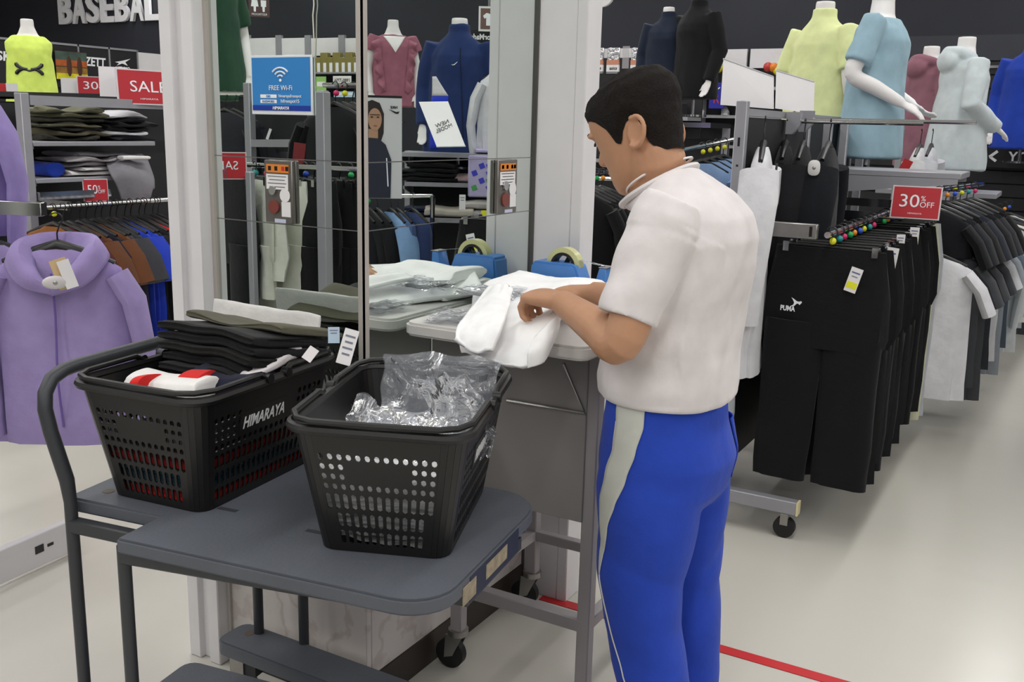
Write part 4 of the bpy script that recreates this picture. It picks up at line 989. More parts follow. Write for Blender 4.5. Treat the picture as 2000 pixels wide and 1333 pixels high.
for y in (4.34, 5.24): obj('hanging_arm', MB().bx(RX+.02, LRX, y-.012, y+.012, LRZ-.02, LRZ+.02), CHROME, rk, world=True)
# tops hung on the upper arms: widths along Y, seen edge-on
J = [(1490, (214, 214, 218), 'long', 'white track jacket with black trim hanging nearest the grey upright behind the boy'), (1537, (24, 24, 26), 'long', 'black jacket on the upper arm beside the white track jacket'), (1572, (30, 30, 33), 'long', 'black jacket with a security tag on the upper arm of the dark rack'), (1622, (25, 27, 32), 'long', 'outermost dark jacket on the upper arm beside the blue mannequin')]
for i, (px, c, sl, lb) in enumerate(J):
    q = ony(px, 250, 3.95); t = hang_top('hanging_jacket', lb, V((q.x, 3.95, 1.488)) if i else V((-.985, 3.50, 1.488)), PI/2+.24-.05*i, c, .36, .42 if i else .80, sl, .05, i, 'jackets on the upper rack arms', 'jacket')
    if i == 0:
        mb = MB().tube([V((x, -.052, -.13-.10*abs(x)/.2)) for x in (-.2, -.1, -.03)], .004, 6); obj('black_trim', mb, BLACKP, t)
    if i == 2: sec_disc(t, ony(1590, 328, 3.74), V((.2, -1, 0)))
q = ony(1460, 450, 3.30)
hang_top('hanging_jacket', 'pale grey long garment hanging between the boy and the chrome arm', V((RX-.06, 3.56, 1.22)), PI/2+.5, (206, 210, 216), .36, .80, 'long', .05, 2, cat='jacket')
# black trousers along the lower rail
ys = [3.47, 3.56, 3.65, 3.74, 3.83, 3.92, 4.02, 4.12, 4.23, 4.45, 4.56, 4.67]
for i, y in enumerate(ys):
    c = ((21, 21, 23), (17, 17, 19), (24, 24, 26), (19, 19, 22))[i % 4]
    lb = 'black trousers on the lower rail of the dark rack, %s from the front' % ORD[i] if i else 'foremost black trousers with a small white cat emblem on the lower rail'
    t = hang_pants('hanging_trousers', lb, V((LRX+.004*(i % 2), y, LRZ+.004)), -.06+.05*(i % 3), c, .40, .80+.05*(i % 2)+.05*(i == 0), .04, i, 'black trousers on the lower rail', ringc=i, tag_=((.10, -.05, -.15, .04, .085, True, .25), None, (.17, -.05, -.10, .055, .10, True, .1), None, None, (.16, -.04, -.06, .03, .06), None, None, (.17, -.05, -.06), None, None, None)[i])
    if i == 0:
        g = MB()
        e = V((-.055, -.062, -.40))
        o = letters('PUMA', (0, 0, 0), (0, -1, 0), .03, WP, None, width=.052, bold=.03, depth=.0006, height=.019); o.parent = t; o.location = (-.110, -.066, -.270); o.name = 'emblem_lettering'
        cat_ = [(0, 0), (.012, .004), (.02, .014), (.028, .016), (.034, .010), (.044, .022), (.040, .028), (.030, .024), (.020, .026), (.008, .034), (-.004, .040), (.004, .030), (.010, .018), (.006, .008), (-.004, .002)]
        obj('cat_emblem', MB().prism([(-.097+x*.8, -.066, -.262+z*.8) for x, z in cat_], (0, -.0008, 0)), WP, t, smooth=False)
    if i in (1, 3): obj('reflective_trim', MB().tube([V((.06+.03*k, -.050, -.46+.02*k-.003*k*k)) for k in range(5)], .0022, 6), pla((150, 150, 154)), t)
for i in range(2):
    hang_pants('hanging_trousers', ('cream trousers at the far end of the black trousers row', 'pale grey trousers just behind the cream pair on the rack')[i], V((LRX+.02, 4.80+.08*i, LRZ)), .04, ((206, 204, 178), (180, 184, 190))[i], .36, .92, .04, i, ringc=i)
bt = [(-.80, 'rear black top on the far side of the panel rack, first', 3.75), (-1.30, 'black top on the hidden side of the dark rack nearest the boy', 3.62), (-1.30, 'second black top on the hidden side of the dark rack', 3.85)]
for k in range(5): hang_pants('hanging_trousers', 'black trousers on the boy side of the dark rack, %s from the front' % ORD[k], V((-1.30, 3.52+.11*k, 1.12)), .2-.1*(k % 2), (20, 20, 22), .42, .86, .045, k, 'black trousers on the boy side')
obj('low_rail', MB().cyl((-1.30, 3.45, 1.115), (-1.30, 5.2, 1.115), .011, 10).bx(-1.31, RX, 3.47, 3.49, 1.10, 1.13), CHROME, rk, world=True)
# dark lower shelf of clothes under the rail
c = ony(1789, 395, 4.95); c = V((-.50, 4.72, c.z))
p = dep(1789, 396, 3.95); n = V((-.02, -1, .12)); s = sale_sign('sale_sign', 'red 30% OFF card in a clear frame above the trousers rail', p, n, .178, .122, '30', 'OFF', 'HIMARAYA')
obj('sign_holder', MB().cyl(p+V((-.04, .012, -.07)), V((LRX, p.y+.03, LRZ)), .004, 8), CHROME, s, world=True)
# blank white card backs on the rack top
for i, (a, b, cc, d) in enumerate((((1413, 115), (1510, 150), (1510, 213), (1407, 205)), ((1516, 138), (1590, 160), (1588, 222), (1514, 212)))):
    P4 = [dep(x, y, D) for (x, y), D in zip((a, b, cc, d), (3.75, 3.95, 3.95, 3.75) if i == 0 else (3.95, 4.15, 4.15, 3.95))]
    t = thing('sign_board', ('larger blank white card back standing on the grey upright rack', 'smaller blank white card back beside the yellow shirt mannequin')[i], 'sign', P4[3])
    obj('card', MB().prism(P4, (.002, .004, 0)), PAPER, t, world=True, smooth=False)
    obj('clear_edge', MB().tube([P4[0], P4[1]], .003, 6), pla((205, 205, 210), .2), t, world=True)
    b_ = (P4[2]+P4[3])/2; obj('holder_stem', MB().cyl(b_, V((b_.x, b_.y, 1.53)), .005, 8), STEEL, t, world=True)

# ================================================================== SHELF WITH MANNEQUINS, beyond the rack
sh1 = thing('display_shelf', 'grey steel shelf unit carrying the yellow and blue mannequins', 'shelf', (-.9, 4.7, 0))
pB = dep(1695, 305, 4.75); pY = dep(1590, 262, 5.35)
SZ = 1.18
obj('shelf_board', MB().bx(-.95, -.42, 4.42, 4.78, SZ+.10, SZ+.125), UPR, sh1, world=True, bevel=.003)
for y in (4.40, 4.74):
    obj('upright', MB().bx(-.985, -.95, y, y+.035, .05, 1.50), UPR, sh1, world=True, bevel=.003)
    obj('shelf_bracket', MB().prism([(-.95, y+.01, SZ+.10), (-.43, y+.01, SZ+.10), (-.43, y+.01, SZ+.08), (-.95, y+.01, SZ+.02)], (0, .01, 0)), UPR, sh1, world=True)
mannequin('headless white mannequin in a light blue T-shirt, one arm bent, above the dark rack', V((pB.x, pB.y, pB.z+.05)), face(RT*.85-FW*.5), (152, 182, 196), 'short', ('bent', 'bent'), -.06, .03, scale=.98, seed=3)
mannequin('headless mannequin in a pale yellow collared shirt, turned away behind the blue one', V((pY.x, pY.y, pY.z-.03)), face(RT*.8+FW*.55), (224, 231, 170), 'short', ('down', 'down'), -.10, .04, neck='high', scale=.98, seed=5)
for i, (px, py, D, lb) in enumerate(((1693, 296, 4.6, 'white security tag standing below the blue T-shirt mannequin'),)):
    p = dep(px, py, D); t = thing('security_label', lb, 'security tag', p); sec_disc(t, p, TOCAM(p), .024); obj('stem', MB().cyl(p+V((0, .004, -.02)), V((p.x, p.y+.004, SZ+.131)), .006, 8), pla((205, 205, 208)), t, world=True)
# ================================================================== NEXT ROWS down the right aisle
r2 = thing('garment_rail', 'chrome rail down the right aisle holding the white and grey tops', 'rack', (-.72, 6.4, 0))
obj('rail', MB().cyl((-.60, 4.85, 1.0), (-.60, 8.2, 1.0), .011, 10), CHROME, r2, world=True)
for y in (5.35, 6.6, 8.1): obj('upright', MB().bx(-1.02, -.985, y, y+.035, .05, 1.5).bx(-1.0, -.66, y+.01, y+.025, 0.98, 1.02), UPR, r2, world=True)
hang_top('hanging_tee', 'white T-shirt with blue tags at the near end of the second aisle rail', V((-.585, 4.95, 1.0)), .05, (222, 222, 226), .44, .68, 'short', .05, 1, tag_=(.0, -.06, -.08, .05, .10))
small = bpy.data.objects['hanging_tee']
small_tag(small, -.01, -.065, -.30, .035, .11)
seq = [((66, 68, 72), 'dark grey'), ((72, 74, 78), 'dark grey'), ((58, 60, 66), 'charcoal'), ((206, 208, 212), 'white'), ((150, 156, 164), 'pale grey'), ((84, 96, 108), 'slate'), ((190, 196, 200), 'light grey'), ((198, 202, 204), 'light grey'), ((184, 192, 196), 'light grey'), ((214, 214, 204), 'cream'), ((60, 64, 70), 'charcoal'), ((196, 200, 198), 'pale')]
for i, (c, nm) in enumerate(seq):
    y = 5.25+.24*i
    hang_top('hanging_tee', '%s top on the second aisle rail, %s behind the white T-shirt' % (nm, ORD[i]), V((-.58+.015*i, y, 1.0)), .08*math.sin(i), c, .46, .68+.12*(i % 3 == 1), 'short' if i < 6 else 'long', .05, i, 'tops on the second aisle rail', ringc=i, tag_=((.05, -.05, -.12, .04, .08, False) if i in (1, 4, 7) else None))
for i in range(4):
    hang_pants('hanging_jeans', 'blue jeans at the far right, %s along the wall rail' % ORD[i], V((-.06+.02*i, 8.1+.18*i, 1.22)), .35, ((54, 76, 112), (70, 92, 124), (46, 62, 96), (62, 80, 110))[i], .42, 1.0, .06, i, 'blue jeans on the far rail', ringc=i)
obj('far_rail', MB().cyl((-.05, 8.0, 1.225), (.05, 8.9, 1.225), .011, 8), CHROME, r2, world=True)
# colourful hanger rings and black tops on the upper rail between
for i in range(7):
    hang_top('hanging_shirt', 'black top on the upper rail above the grey shirts, %s from the front' % ORD[i], V((-.62+.02*i, 5.2+.14*i, 1.19)), .1*math.cos(i*2), ((26, 26, 30), (34, 36, 42), (20, 20, 22), (44, 48, 58))[i % 4], .40, .22, 'short', .05, i, 'black tops on the upper right rail', ringc=i+2)
obj('rail', MB().cyl((-.64, 5.1, 1.19), (-.48, 6.3, 1.19), .010, 8), CHROME, r2, world=True)
# mauve and grey hooded mannequins on their shelf
pM = dep(1795, 300, 6.3); pG = dep(1860, 322, 6.1)
sh2 = thing('display_shelf', 'narrow grey shelf carrying the grey hooded mannequin', 'shelf', (pG.x, pG.y, 0))
zb = pG.z-.16
obj('shelf_board', MB().bx(pM.x-.2, pG.x+.28, pG.y-.14, pG.y+.30, zb-.03, zb), UPR, sh2, world=True, bevel=.003)
obj('upright', MB().bx(pG.x-.02, pG.x+.02, pG.y+.26, pG.y+.30, .05, zb-.03), UPR, sh2, world=True)
mannequin('headless mannequin in a mauve hooded jacket, left of the grey hooded one', V((pM.x, pM.y+.05, zb+.19)), face(RT*.95+FW*.3), (142, 98, 112), 'long', ('down', 'bent'), -.06, .02, hood=True, seed=7, scale=.95)
mannequin('headless mannequin in a pale grey hooded jacket holding its hand out', V((pG.x, pG.y, zb+.19)), face(RT*1+FW*.1), (200, 209, 213), 'long', ('bent', 'bent'), -.06, .05, hood=True, seed=9)
bx2 = dep(1780, 268, 5.2); one('shoe_display_card', 'tilted red and white card below the blue mannequin hand', 'sign', plate(dep(1765, 330, 5.0), (-.3, -1, .2), .05, .10, .004, V((.4, 0, 1))), RED, smooth=False)
for i, (px, c) in enumerate(((1800, (206, 206, 210)), (1822, (196, 198, 204)))):
    hang_top('hanging_shirt', ('white striped jacket sleeve hanging behind the blue mannequin', 'pale grey jacket hanging under the mauve mannequin')[i], dep(px, 258, 5.6+.1*i), PI/2, c, .38, .5, 'long', .04, i, cat='jacket')
# black slatted wall with a banner beyond
SLY = 9.0
sw = thing('slat_wall', 'black slatted display wall behind the hooded mannequins', 'wall display', (-.9, SLY, 0))
obj('backing', MB().bx(-2.2, -.02, SLY+.02, SLY+.05, .02, 2.25), BLACKPANEL, sw, world=True)
obj('header', MB().bx(-2.2, -.02, SLY, SLY+.04, 2.06, 2.26), mat('slat_header', (46, 48, 56), .5), sw, world=True)
for i in range(14): obj('slat', MB().bx(-2.2, -.02, SLY, SLY+.019, .55+.108*i, .55+.108*i+.096), mat('slat_black', (20, 21, 24), .45), sw, world=True)
obj('led_strip', MB().bx(-2.1, -.1, SLY-.02, SLY, 2.0, 2.02), CHROME, sw, world=True)
yb = thing('banner', 'black banner with white lettering low on the far right wall', 'sign', onx(1985, 308, .35))
pb = ony(1993, 308, 8.85); bn = V((-.15, -1, 0))
obj('board', plate(pb, bn, .62, .17, .01), BLACKP, yb, world=True, smooth=False)
letters('YONEX', fpt(pb, bn, .09, 0, .002), bn, .1, WP, yb, width=.36, bold=.02, height=.09)
for k, (x, z, w_, h_, r) in enumerate(((-.20, .02, .075, .022, .7), (-.20, -.018, .06, .02, -.6))):
    m = frame(fpt(pb, bn, x, z, .002), bn) @ Matrix.Rotation(r, 4, 'Z'); obj('emblem_bar', MB().box((0, 0, 0), (w_, h_, .002)).xf(m), WP, yb, world=True, smooth=False)
pj = ony(1990, 270, 8.6); mannequin('headless mannequin in a royal blue jacket at the far right edge', V((pj.x+.02, pj.y, 1.45)), face((-.2, -1)), (34, 62, 160), 'long', ('down', 'down'), -.08, .05, neck='high', seed=11)
obj('wall_frame', MB().bx(-.02, .01, SLY-.02, SLY+.04, .02, 2.28).bx(.01, 1.6, SLY, SLY+.04, 2.14, 2.28), WHITE, sw, world=True)
# ================================================================== BACK WALL FIXTURES (y = 11) seen right of the pillar
BKY = 10.9
bw = thing('wall_shelving', 'white-headed wall shelving with hanging packs along the far wall', 'shelving', (-3.6, BKY, 0))
pA, pB2, pC = ony(1120, 85, BKY-.5), ony(1352, 92, BKY-.5), ony(1600, 95, BKY)
obj('backing', MB().bx(pA.x-.3, pC.x+1.2, BKY, BKY+.04, .02, 2.3), BLACKPANEL, bw, world=True)
obj('header_panel', MB().bx(pA.x, pB2.x, BKY-.5, BKY-.46, pB2.z-.10, pB2.z+.0), WHITE, bw, world=True)
obj('side_panel', MB().bx(pB2.x, pB2.x+.03, BKY-.5, BKY, 1.5, pB2.z), WHITE, bw, world=True)
k = 0
for a, b in ((1380, 1463), (1466, 1560), (1563, 1660)):
    x0, x1 = ony(a, 100, BKY-.05).x, ony(b, 100, BKY-.05).x
    obj('header_panel', MB().bx(x0, x1-.02, BKY-.05, BKY-.01, 2.13, 2.33), WHITE, bw, world=True)
for z in (.5, .9, 1.3, 1.62, 1.92): obj('shelf_board', MB().bx(pA.x, pC.x+1.0, BKY-.32, BKY-.002, z-.03, z), UPR, bw, world=True)
FOIL = mat('foil_pack', (206, 206, 210), .18, .85, var=.05, bump=.8, bscale=30)
for i, (px, foil) in enumerate(((1166, 1), (1197, 1), (1244, 1), (1277, 1), (1330, 1))):
    c = ony(px, 118, BKY-.52); t = thing('hanging_pack', 'foil pack with orange strip on the far wall shelving, %s from the left' % ORD[i], 'pack', c, 0, 'hanging packs on the far wall')
    n = (0, -1, 0); obj('foil_bag', plate(c+V((0, 0, .06)), n, .15, .16, .03), FOIL, t, world=True, bevel=.008)
    obj('orange_strip', plate(c+V((0, -.002, -.02)), n, .15, .05, .03), mat('strip_orange', (206, 138, 110), .5), t, world=True, smooth=False)
    obj('white_strip', plate(c+V((0, -.002, -.085)), n, .15, .075, .03), PAPER, t, world=True, smooth=False)
    letters('asics', c+V((.01, -.004, -.085)), n, .04, BLACKP, t, width=.095, bold=.02, shear=.2)
    obj('shelf_lip', plate(c+V((0, 0, -.135)), n, .15, .012, .03), UPR, t, world=True)
for i, px in enumerate((1222, 1303)):
    c = ony(px, 112, BKY-.5); one('brand_strip', ('grey vertical strip between the foil packs on the far wall', 'brown vertical strip right of the foil packs on the far wall')[i], 'sign', plate(c, (0, -1, 0), .08, .24, .02), pla(((150, 146, 150), (92, 74, 66))[i]), smooth=False)
for i, (px, py, c, r) in enumerate(((1402, 133, (226, 214, 40), .055), (1511, 132, (226, 130, 40), .05), (1518, 138, (226, 214, 40), .045), (1500, 131, (190, 60, 50), .05))):
    p = ony(px, py, BKY-.2); one('ball', ('yellow ball on the far shelf right of the boy', 'orange ball on the far shelf behind the blank cards', 'small yellow ball beside the orange one', 'reddish ball left of the orange ball')[i], 'ball', MB().sphere(p, r, 14, 10), pla(c))
p = ony(1377, 134, BKY-.25); one('shoe_box', 'white box on the far shelf beside the yellow ball', 'box', MB().box(p, (.13, .12, .10)), PAPER, smooth=False)
p = ony(1400, 187, BKY-.4); t = thing('team_shirt', 'small royal blue jersey with a red number on the far wall', 'shirt', p)
obj('panel', plate(p, (0, -1, 0), .17, .27, .02), mat('jersey_blue', (42, 44, 150), .8), t, world=True, bevel=.004)
letters('R', fpt(p, (0, -1, 0), 0, -.03, .002), (0, -1, 0), .12, mat('jersey_red', (190, 50, 70), .7), t, height=.10)
obj('tick_mark', MB().tube([fpt(p, (0, -1, 0), -.02, .075, .003), fpt(p, (0, -1, 0), -.005, .06, .003), fpt(p, (0, -1, 0), .03, .085, .003)], .006, 6), WP, t, world=True)
# clutter of shoes on the far shelves
SH = [(30, 30, 32), (60, 60, 66), (150, 150, 152), (40, 44, 60), (96, 40, 40), (206, 206, 206)]
SHN = ['black', 'dark grey', 'pale grey', 'dark navy', 'dark red', 'white']
def shoe_mesh(c):
    mb = MB().loft([(V((-.13, 0, .02)), V((0, .02, 0)), V((0, 0, .018))), (V((-.12, 0, .045)), V((0, .036, 0)), V((0, 0, .045))), (V((-.06, 0, .05)), V((0, .038, 0)), V((0, 0, .048))), (V((.02, 0, .036)), V((0, .042, 0)), V((0, 0, .034))), (V((.09, 0, .028)), V((0, .044, 0)), V((0, 0, .026))), (V((.135, 0, .02)), V((0, .02, 0)), V((0, 0, .014)))], 14, 2.4)
    return finish(mb.mesh('upper'), pla(c, .6))
def shoe(label, p, rz, c, group):
    t = thing('sports_shoe', label, 'shoe', p, rz, group)
    put('upper', cached(('shoe', c), lambda: shoe_mesh(c)), t)
    put('sole', cached(('sole',), lambda: finish(MB().prism([(-.135, -.03, .0), (.08, -.046, 0), (.14, -.02, 0), (.14, .02, 0), (.08, .046, 0), (-.135, .03, 0)], (0, 0, .018)).mesh('sole'), pla((190, 190, 190), .6))), t)
for i in range(18):
    z = (1.30, 1.62, 1.92)[i % 3]
    shoe('%s sports shoe on the %s far shelf board, %s from the left' % (SHN[i*5 % 6], ('lower', 'middle', 'upper')[i % 3], ORD[i//3]), V((pA.x+.25+.22*(i//3)*1.35, BKY-.2, z+.001)), -1.2+.2*(i % 2), SH[i*5 % 6], 'sports shoes on the far wall shelving')
# ceiling disc sign at the very top
p = ony(1176, -12, 9.5); one('disc_sign', 'round white disc sign hanging at the top edge right of the pillar', 'sign', MB().cyl(p+V((0, 0, 0)), p+V((0, .04, 0)), .125, 28), PAPER)
obj_ = bpy.data.objects['disc_sign']
o = obj('hanging_rod', MB().cyl((0, .02, .12), (0, .02, CEIL-p.z-.02), .006, 6), STEEL, obj_)
# dark torsos behind the head, on a chrome shelf
sh3 = thing('display_shelf', 'chrome-edged shelf carrying two dark jacket mannequins behind the boy', 'shelf', ony(1350, 240, 5.9))
q0, q1 = ony(1325, 238, 5.9), ony(1388, 240, 5.9)
obj('shelf_board', MB().bx(q0.x-.25, q1.x, 5.9, 6.3, q1.z-.03, q1.z), CHROME, sh3, world=True)
obj('upright', MB().bx(q1.x-.04, q1.x, 6.26, 6.3, .02, q1.z-.03).bx(q0.x-.25, q0.x-.21, 6.26, 6.3, .02, q1.z-.03), UPR, sh3, world=True)
obj('back_panel', MB().bx(q0.x-.25, q1.x, 6.27, 6.29, .2, q1.z-.1), BLACKPANEL, sh3, world=True)
mannequin('headless mannequin in a black high-necked jacket behind the boy', V((ony(1352, 235, 6.1).x, 6.1, q1.z+.185)), face((-.5, -1)), (24, 24, 27), 'long', ('down', 'down'), -.05, .03, neck='high', seed=21, scale=.80)
mannequin('headless mannequin in a navy jacket, partly behind the boy\'s head', V((ony(1300, 235, 6.2).x, 6.15, q1.z+.185)), face((.2, -1)), (34, 42, 58), 'long', ('down', 'down'), -.05, .03, neck='high', seed=23, scale=.72)
for i in range(4):
    p = ony(1372+14*i, 285-3*i, 4.9+.05*i)
    hang_top('hanging_shirt', 'light blue shirt hanging behind the boy\'s neck, %s from the left' % ORD[i], V((p.x, p.y, p.z)), .75, (126, 152, 190), .36, .55, 'short', .04, i, 'light blue shirts behind the boy', ringc=0)
for i in range(5):
    p = onz(1120+16*i, 262, 1.42); p = dep(1128+12*i, 336, 4.3+.12*i)
    hang_shirt = hang_top('hanging_jacket', 'black jacket hanging between the white post and the boy, %s from the left' % ORD[i], p, .5, (22, 22, 24), .36, .62, 'long', .04, i, 'black jackets right of the white post', ringc=i)
p = dep(1206, 350, 5.6); hang_top('hanging_jacket', 'dusty pink padded jacket half hidden by the boy', p, .35, (156, 108, 128), .40, .60, 'long', .09, 1, cat='jacket')
q5 = dep(1206, 350, 5.6); rr3 = thing('garment_stand', 'short chrome stand holding the dusty pink padded jacket', 'rack', q5); obj('rail', MB().cyl(q5-RT*.15+V((0, 0, .0)), q5+RT*.25, .010, 8), CHROME, rr3, world=True); obj('upright', MB().cyl(V((q5.x, q5.y, .01))+RT*.25, q5+RT*.25, .014, 8), CHROME, rr3, world=True)
r3 = thing('garment_rail', 'chrome garment rail between the white post and the boy', 'rack', dep(1150, 340, 4.6))
a_, b_ = dep(1128, 336, 4.3), dep(1176, 336, 4.78); d_ = (b_-a_).normalized()
obj('rail', MB().cyl(a_-d_*.2, b_+d_*.5, .010, 8), CHROME, r3, world=True)
for e in (a_-d_*.2, b_+d_*.5): obj('upright', MB().cyl((e.x, e.y, .01), (e.x, e.y, e.z), .014, 8), CHROME, r3, world=True)
r4 = thing('garment_rail', 'chrome rail of light blue shirts behind the boy', 'rack', dep(1392, 280, 4.95))
a_, b_ = ony(1372, 285, 4.9), ony(1414, 276, 5.05); d_ = (b_-a_).normalized()
obj('rail', MB().cyl(a_-d_*.25, b_+d_*.2, .010, 8), CHROME, r4, world=True)
for e in (a_-d_*.25, b_+d_*.2): obj('upright', MB().cyl((e.x, e.y, .01), (e.x, e.y, e.z), .014, 8), CHROME, r4, world=True)
for i, (px, py, w_, c) in enumerate(((1154, 200, .30, (44, 44, 48)), (1150, 285, .34, (30, 30, 32)))):
    p = ony(px, py, 8.0); t = thing('display_shelf', ('dim shelf of dark goods right of the white post, upper one', 'lower dim shelf of dark goods right of the white post')[i], 'shelf', p)
    obj('shelf_board', MB().bx(p.x-.4, p.x+.9, 8, 8.35, p.z-.14, p.z-.11), UPR, t, world=True); obj('back_panel', MB().bx(p.x-.4, p.x+.9, 8.34, 8.36, .05 if i else p.z-.2, p.z+.25), BLACKPANEL, t, world=True)
    for k in range(5): obj('dark_box', MB().box((p.x-.25+.24*k, 8.18, p.z-.11+.061+.02*(k % 2)), (.17, .2, .12+.04*(k % 2))), pla(c), t, world=True, bevel=.01)
# ================================================================== BASEBALL lettering high on the back wall
p = ony(230, 22, 10.96); t = thing('wall_lettering', 'big white raised BASEBALL letters on the dark wall at upper left', 'sign', p)
p0, p1 = ony(117, 48, 10.96), ony(346, 38, 10.96); hgt = (ony(117, -8, 10.96)-p0).length
wd = p1.x-p0.x
for i, ch in enumerate('BASEBALL'):
    cc = V((p0.x+wd*(i+.5)/8, 10.955, p0.z+hgt/2)); me_ = letters(ch, cc, (0, -1, 0), hgt, pla((244, 243, 246)), t, width=wd/8*.92, bold=.03, depth=.025, name='letter', height=hgt)
# ================================================================== LEFT: header fixture with brand panels
HX = -9.0
hf_ = thing('brand_fixture', 'black wall fixture with white brand lettering on header panels at upper left', 'fixture', (HX, 6.8, 0))
seams = [-40, 22, 90, 152, 212, 267]; ht = 2.13
ysm = [onx(px, 100, HX).y for px in seams]
for i in range(5):
    a, b = ysm[i], ysm[i+1]
    o = obj('header_panel', MB().bx(HX-.04, HX, a+.008, b-.008, 1.72, ht), BLACKPANEL, hf_, world=True)
    obj('seam_post', MB().bx(HX-.04, HX+.012, b-.008, b+.008, 1.70, ht+.02), UPR, hf_, world=True)
obj('top_edge', MB().bx(HX-.04, HX+.012, ysm[0], ysm[-1], ht, ht+.02), UPR, hf_, world=True)
obj('white_panel', MB().bx(HX-.04, HX-.01, ysm[-1]+.01, ysm[-1]+.95, 1.72, ht), WHITE, hf_, world=True)
obj('white_panel_cross', MB().bx(HX-.012, HX-.005, ysm[-1]+.42, ysm[-1]+.46, 1.75, ht-.02).bx(HX-.012, HX-.005, ysm[-1]+.25, ysm[-1]+.62, 1.86, 1.89), pla((130, 146, 170)), hf_, world=True)
obj('back_board', MB().bx(HX-.10, HX-.05, ysm[0]-2, ysm[-1]+1.6, .02, 1.72), BLACKPANEL, hf_, world=True)
nX = V((1, 0, 0))
for s_, px, py, w_, h_ in (('SSK', 2, 109, .22, .09), ('ZETT', 186, 121, .26, .09)):
    letters(s_, onx(px, py, HX+.004), nX, .1, WP, hf_, width=w_, height=h_, bold=.03, shear=.1)
c = onx(240, 128, HX+.004)
letters('MIZUNO', c-V((0, 0, .035)), nX, .06, WP, hf_, width=.18, height=.045, bold=.02)
obj('bird_emblem', MB().prism([fpt(c, nX, x, z, .002) for x, z in ((-.10, .03), (-.02, .045), (.10, .075), (.03, .035), (.06, .0), (-.01, .02), (-.08, -.005), (-.05, .02))], (.002, 0, 0)), WP, hf_, world=True, smooth=False)
# photo poster with an orange glow
p = onx(140, 128, HX+.03); t = thing('photo_poster', 'small poster with an orange and yellow sports photo beside the yellow mannequin', 'poster', p)
obj('paper', plate(p, nX, .36, .27, .006), mat('poster_brown', (86, 66, 48), .4, var=.5, vscale=9), t, world=True, smooth=False)
for i, (z, c_) in enumerate(((.09, (70, 90, 80)), (.02, (176, 92, 44)), (-.05, (150, 110, 50)), (-.11, (206, 200, 40)))): obj('colour_band', plate(fpt(p, nX, 0, z, .002), nX, .36, .06 if i else .08, .001), mat('band_%d' % i, c_, .4, var=.3, vscale=12), t, world=True, smooth=False)
for x in (-.03, .09): obj('figure_print', MB().sphere(fpt(p, nX, x, -.01, .003), (.002, .03, .10)), mat('figure_brown', (74, 44, 30), .5), t, world=True)
# ================================================================== LEFT: gondola with folded clothes and a rail of T-shirts
LX = -4.3
gd = thing('display_shelf', 'grey steel gondola at left with folded clothes above a rail of T-shirts', 'shelf', (LX-.2, 3.6, 0))
for y in (2.925, 4.6): obj('upright', MB().bx(LX-.05, LX, y-.022, y+.022, .12, 1.545), UPR, gd, world=True, bevel=.003)
obj('top_rail', MB().bx(LX-.03, LX, 2.95, 4.58, 1.49, 1.535), UPR, gd, world=True)
obj('back_panel', MB().bx(LX-.42, LX-.40, 2.93, 4.6, .35, 1.50), BLACKPANEL, gd, world=True)
obj('base', MB().bx(LX-.45, LX+.1, 2.9, 4.65, .09, .13), mat('base_dark', (60, 56, 52), .6), gd, world=True)
for y in (3.0, 4.5):
    for x in (LX-.4, LX+.05): obj('caster_wheel', MB().cyl((x-.012, y, .045), (x+.012, y, .045), .043, 16), RUBBER, gd, world=True)
Z1, Z2 = 1.322, 1.148
for z, y1 in ((Z1, 3.662), (Z2, 3.44)):
    b = obj('shelf_board', MB().bx(LX-.38, LX, 2.95, y1, z-.022, z), UPR, gd, world=True, bevel=.003)
    obj('shelf_bracket', MB().prism([(LX-.38, 2.952, z-.022), (LX-.02, 2.952, z-.022), (LX-.02, 2.952, z-.035), (LX-.38, 2.952, z-.09)], (0, .012, 0)), UPR, b, world=True)
RLX, RLZ = LX+.20, 1.03
obj('tee_rail', MB().cyl((RLX, 2.84, RLZ), (RLX, 4.62, RLZ), .011, 10), CHROME, gd, world=True)
obj('rail_arm', MB().bx(LX, RLX, 2.96, 2.985, RLZ-.02, RLZ+.02).bx(LX, RLX, 4.59, 4.61, RLZ-.02, RLZ+.02), CHROME, gd, world=True)
obj('rail_arm', MB().bx(LX-.02, LX+.02, 2.95, 3.35, 1.045, 1.085), CHROME, gd, world=True)
def pile(pref, px, py0, z, x, w, d, cols, grp, seed, rot=PI/2, h=.024):
    p = onx(px, py0, x); zz = z+.0015
    for i, (c, nm) in enumerate(cols):
        mb = folded(w-.03*abs(math.sin(i*1.3+seed)), d-.01*(i % 3), h*1.15, seed+i, .009, 1, 2.3, .026).xf(Matrix.Translation((x+.012*math.sin(i*2.7), p.y+.022*math.sin(i*1.9+seed), zz)) @ Matrix.Rotation(rot+.16*math.sin(i*2.1+seed), 4, 'Z'))
        one('folded_shirt', '%s folded garment, %s from the bottom of %s' % (nm, ORD[i], pref), 'clothing', mb, fab(c), group=grp); zz += h+.001
OL = (96, 94, 74)
pile('the olive pile', 128, 260, Z1, LX-.17, .30, .28, [((52, 50, 42), 'dark olive'), ((84, 80, 62), 'olive'), ((46, 45, 40), 'dark olive'), (OL, 'olive'), ((58, 57, 48), 'dark olive'), ((100, 99, 76), 'light olive'), ((106, 106, 84), 'pale olive')], 'folded clothes on the upper left shelf', 30, h=.021)
pile('the black and white pile', 224, 262, Z1, LX-.18, .28, .28, [((24, 24, 28), 'black'), ((210, 210, 214), 'white-edged'), ((26, 26, 30), 'black'), ((22, 22, 26), 'black'), ((30, 30, 36), 'black'), ((214, 214, 218), 'white printed')], 'folded clothes on the upper left shelf', 40, h=.022)
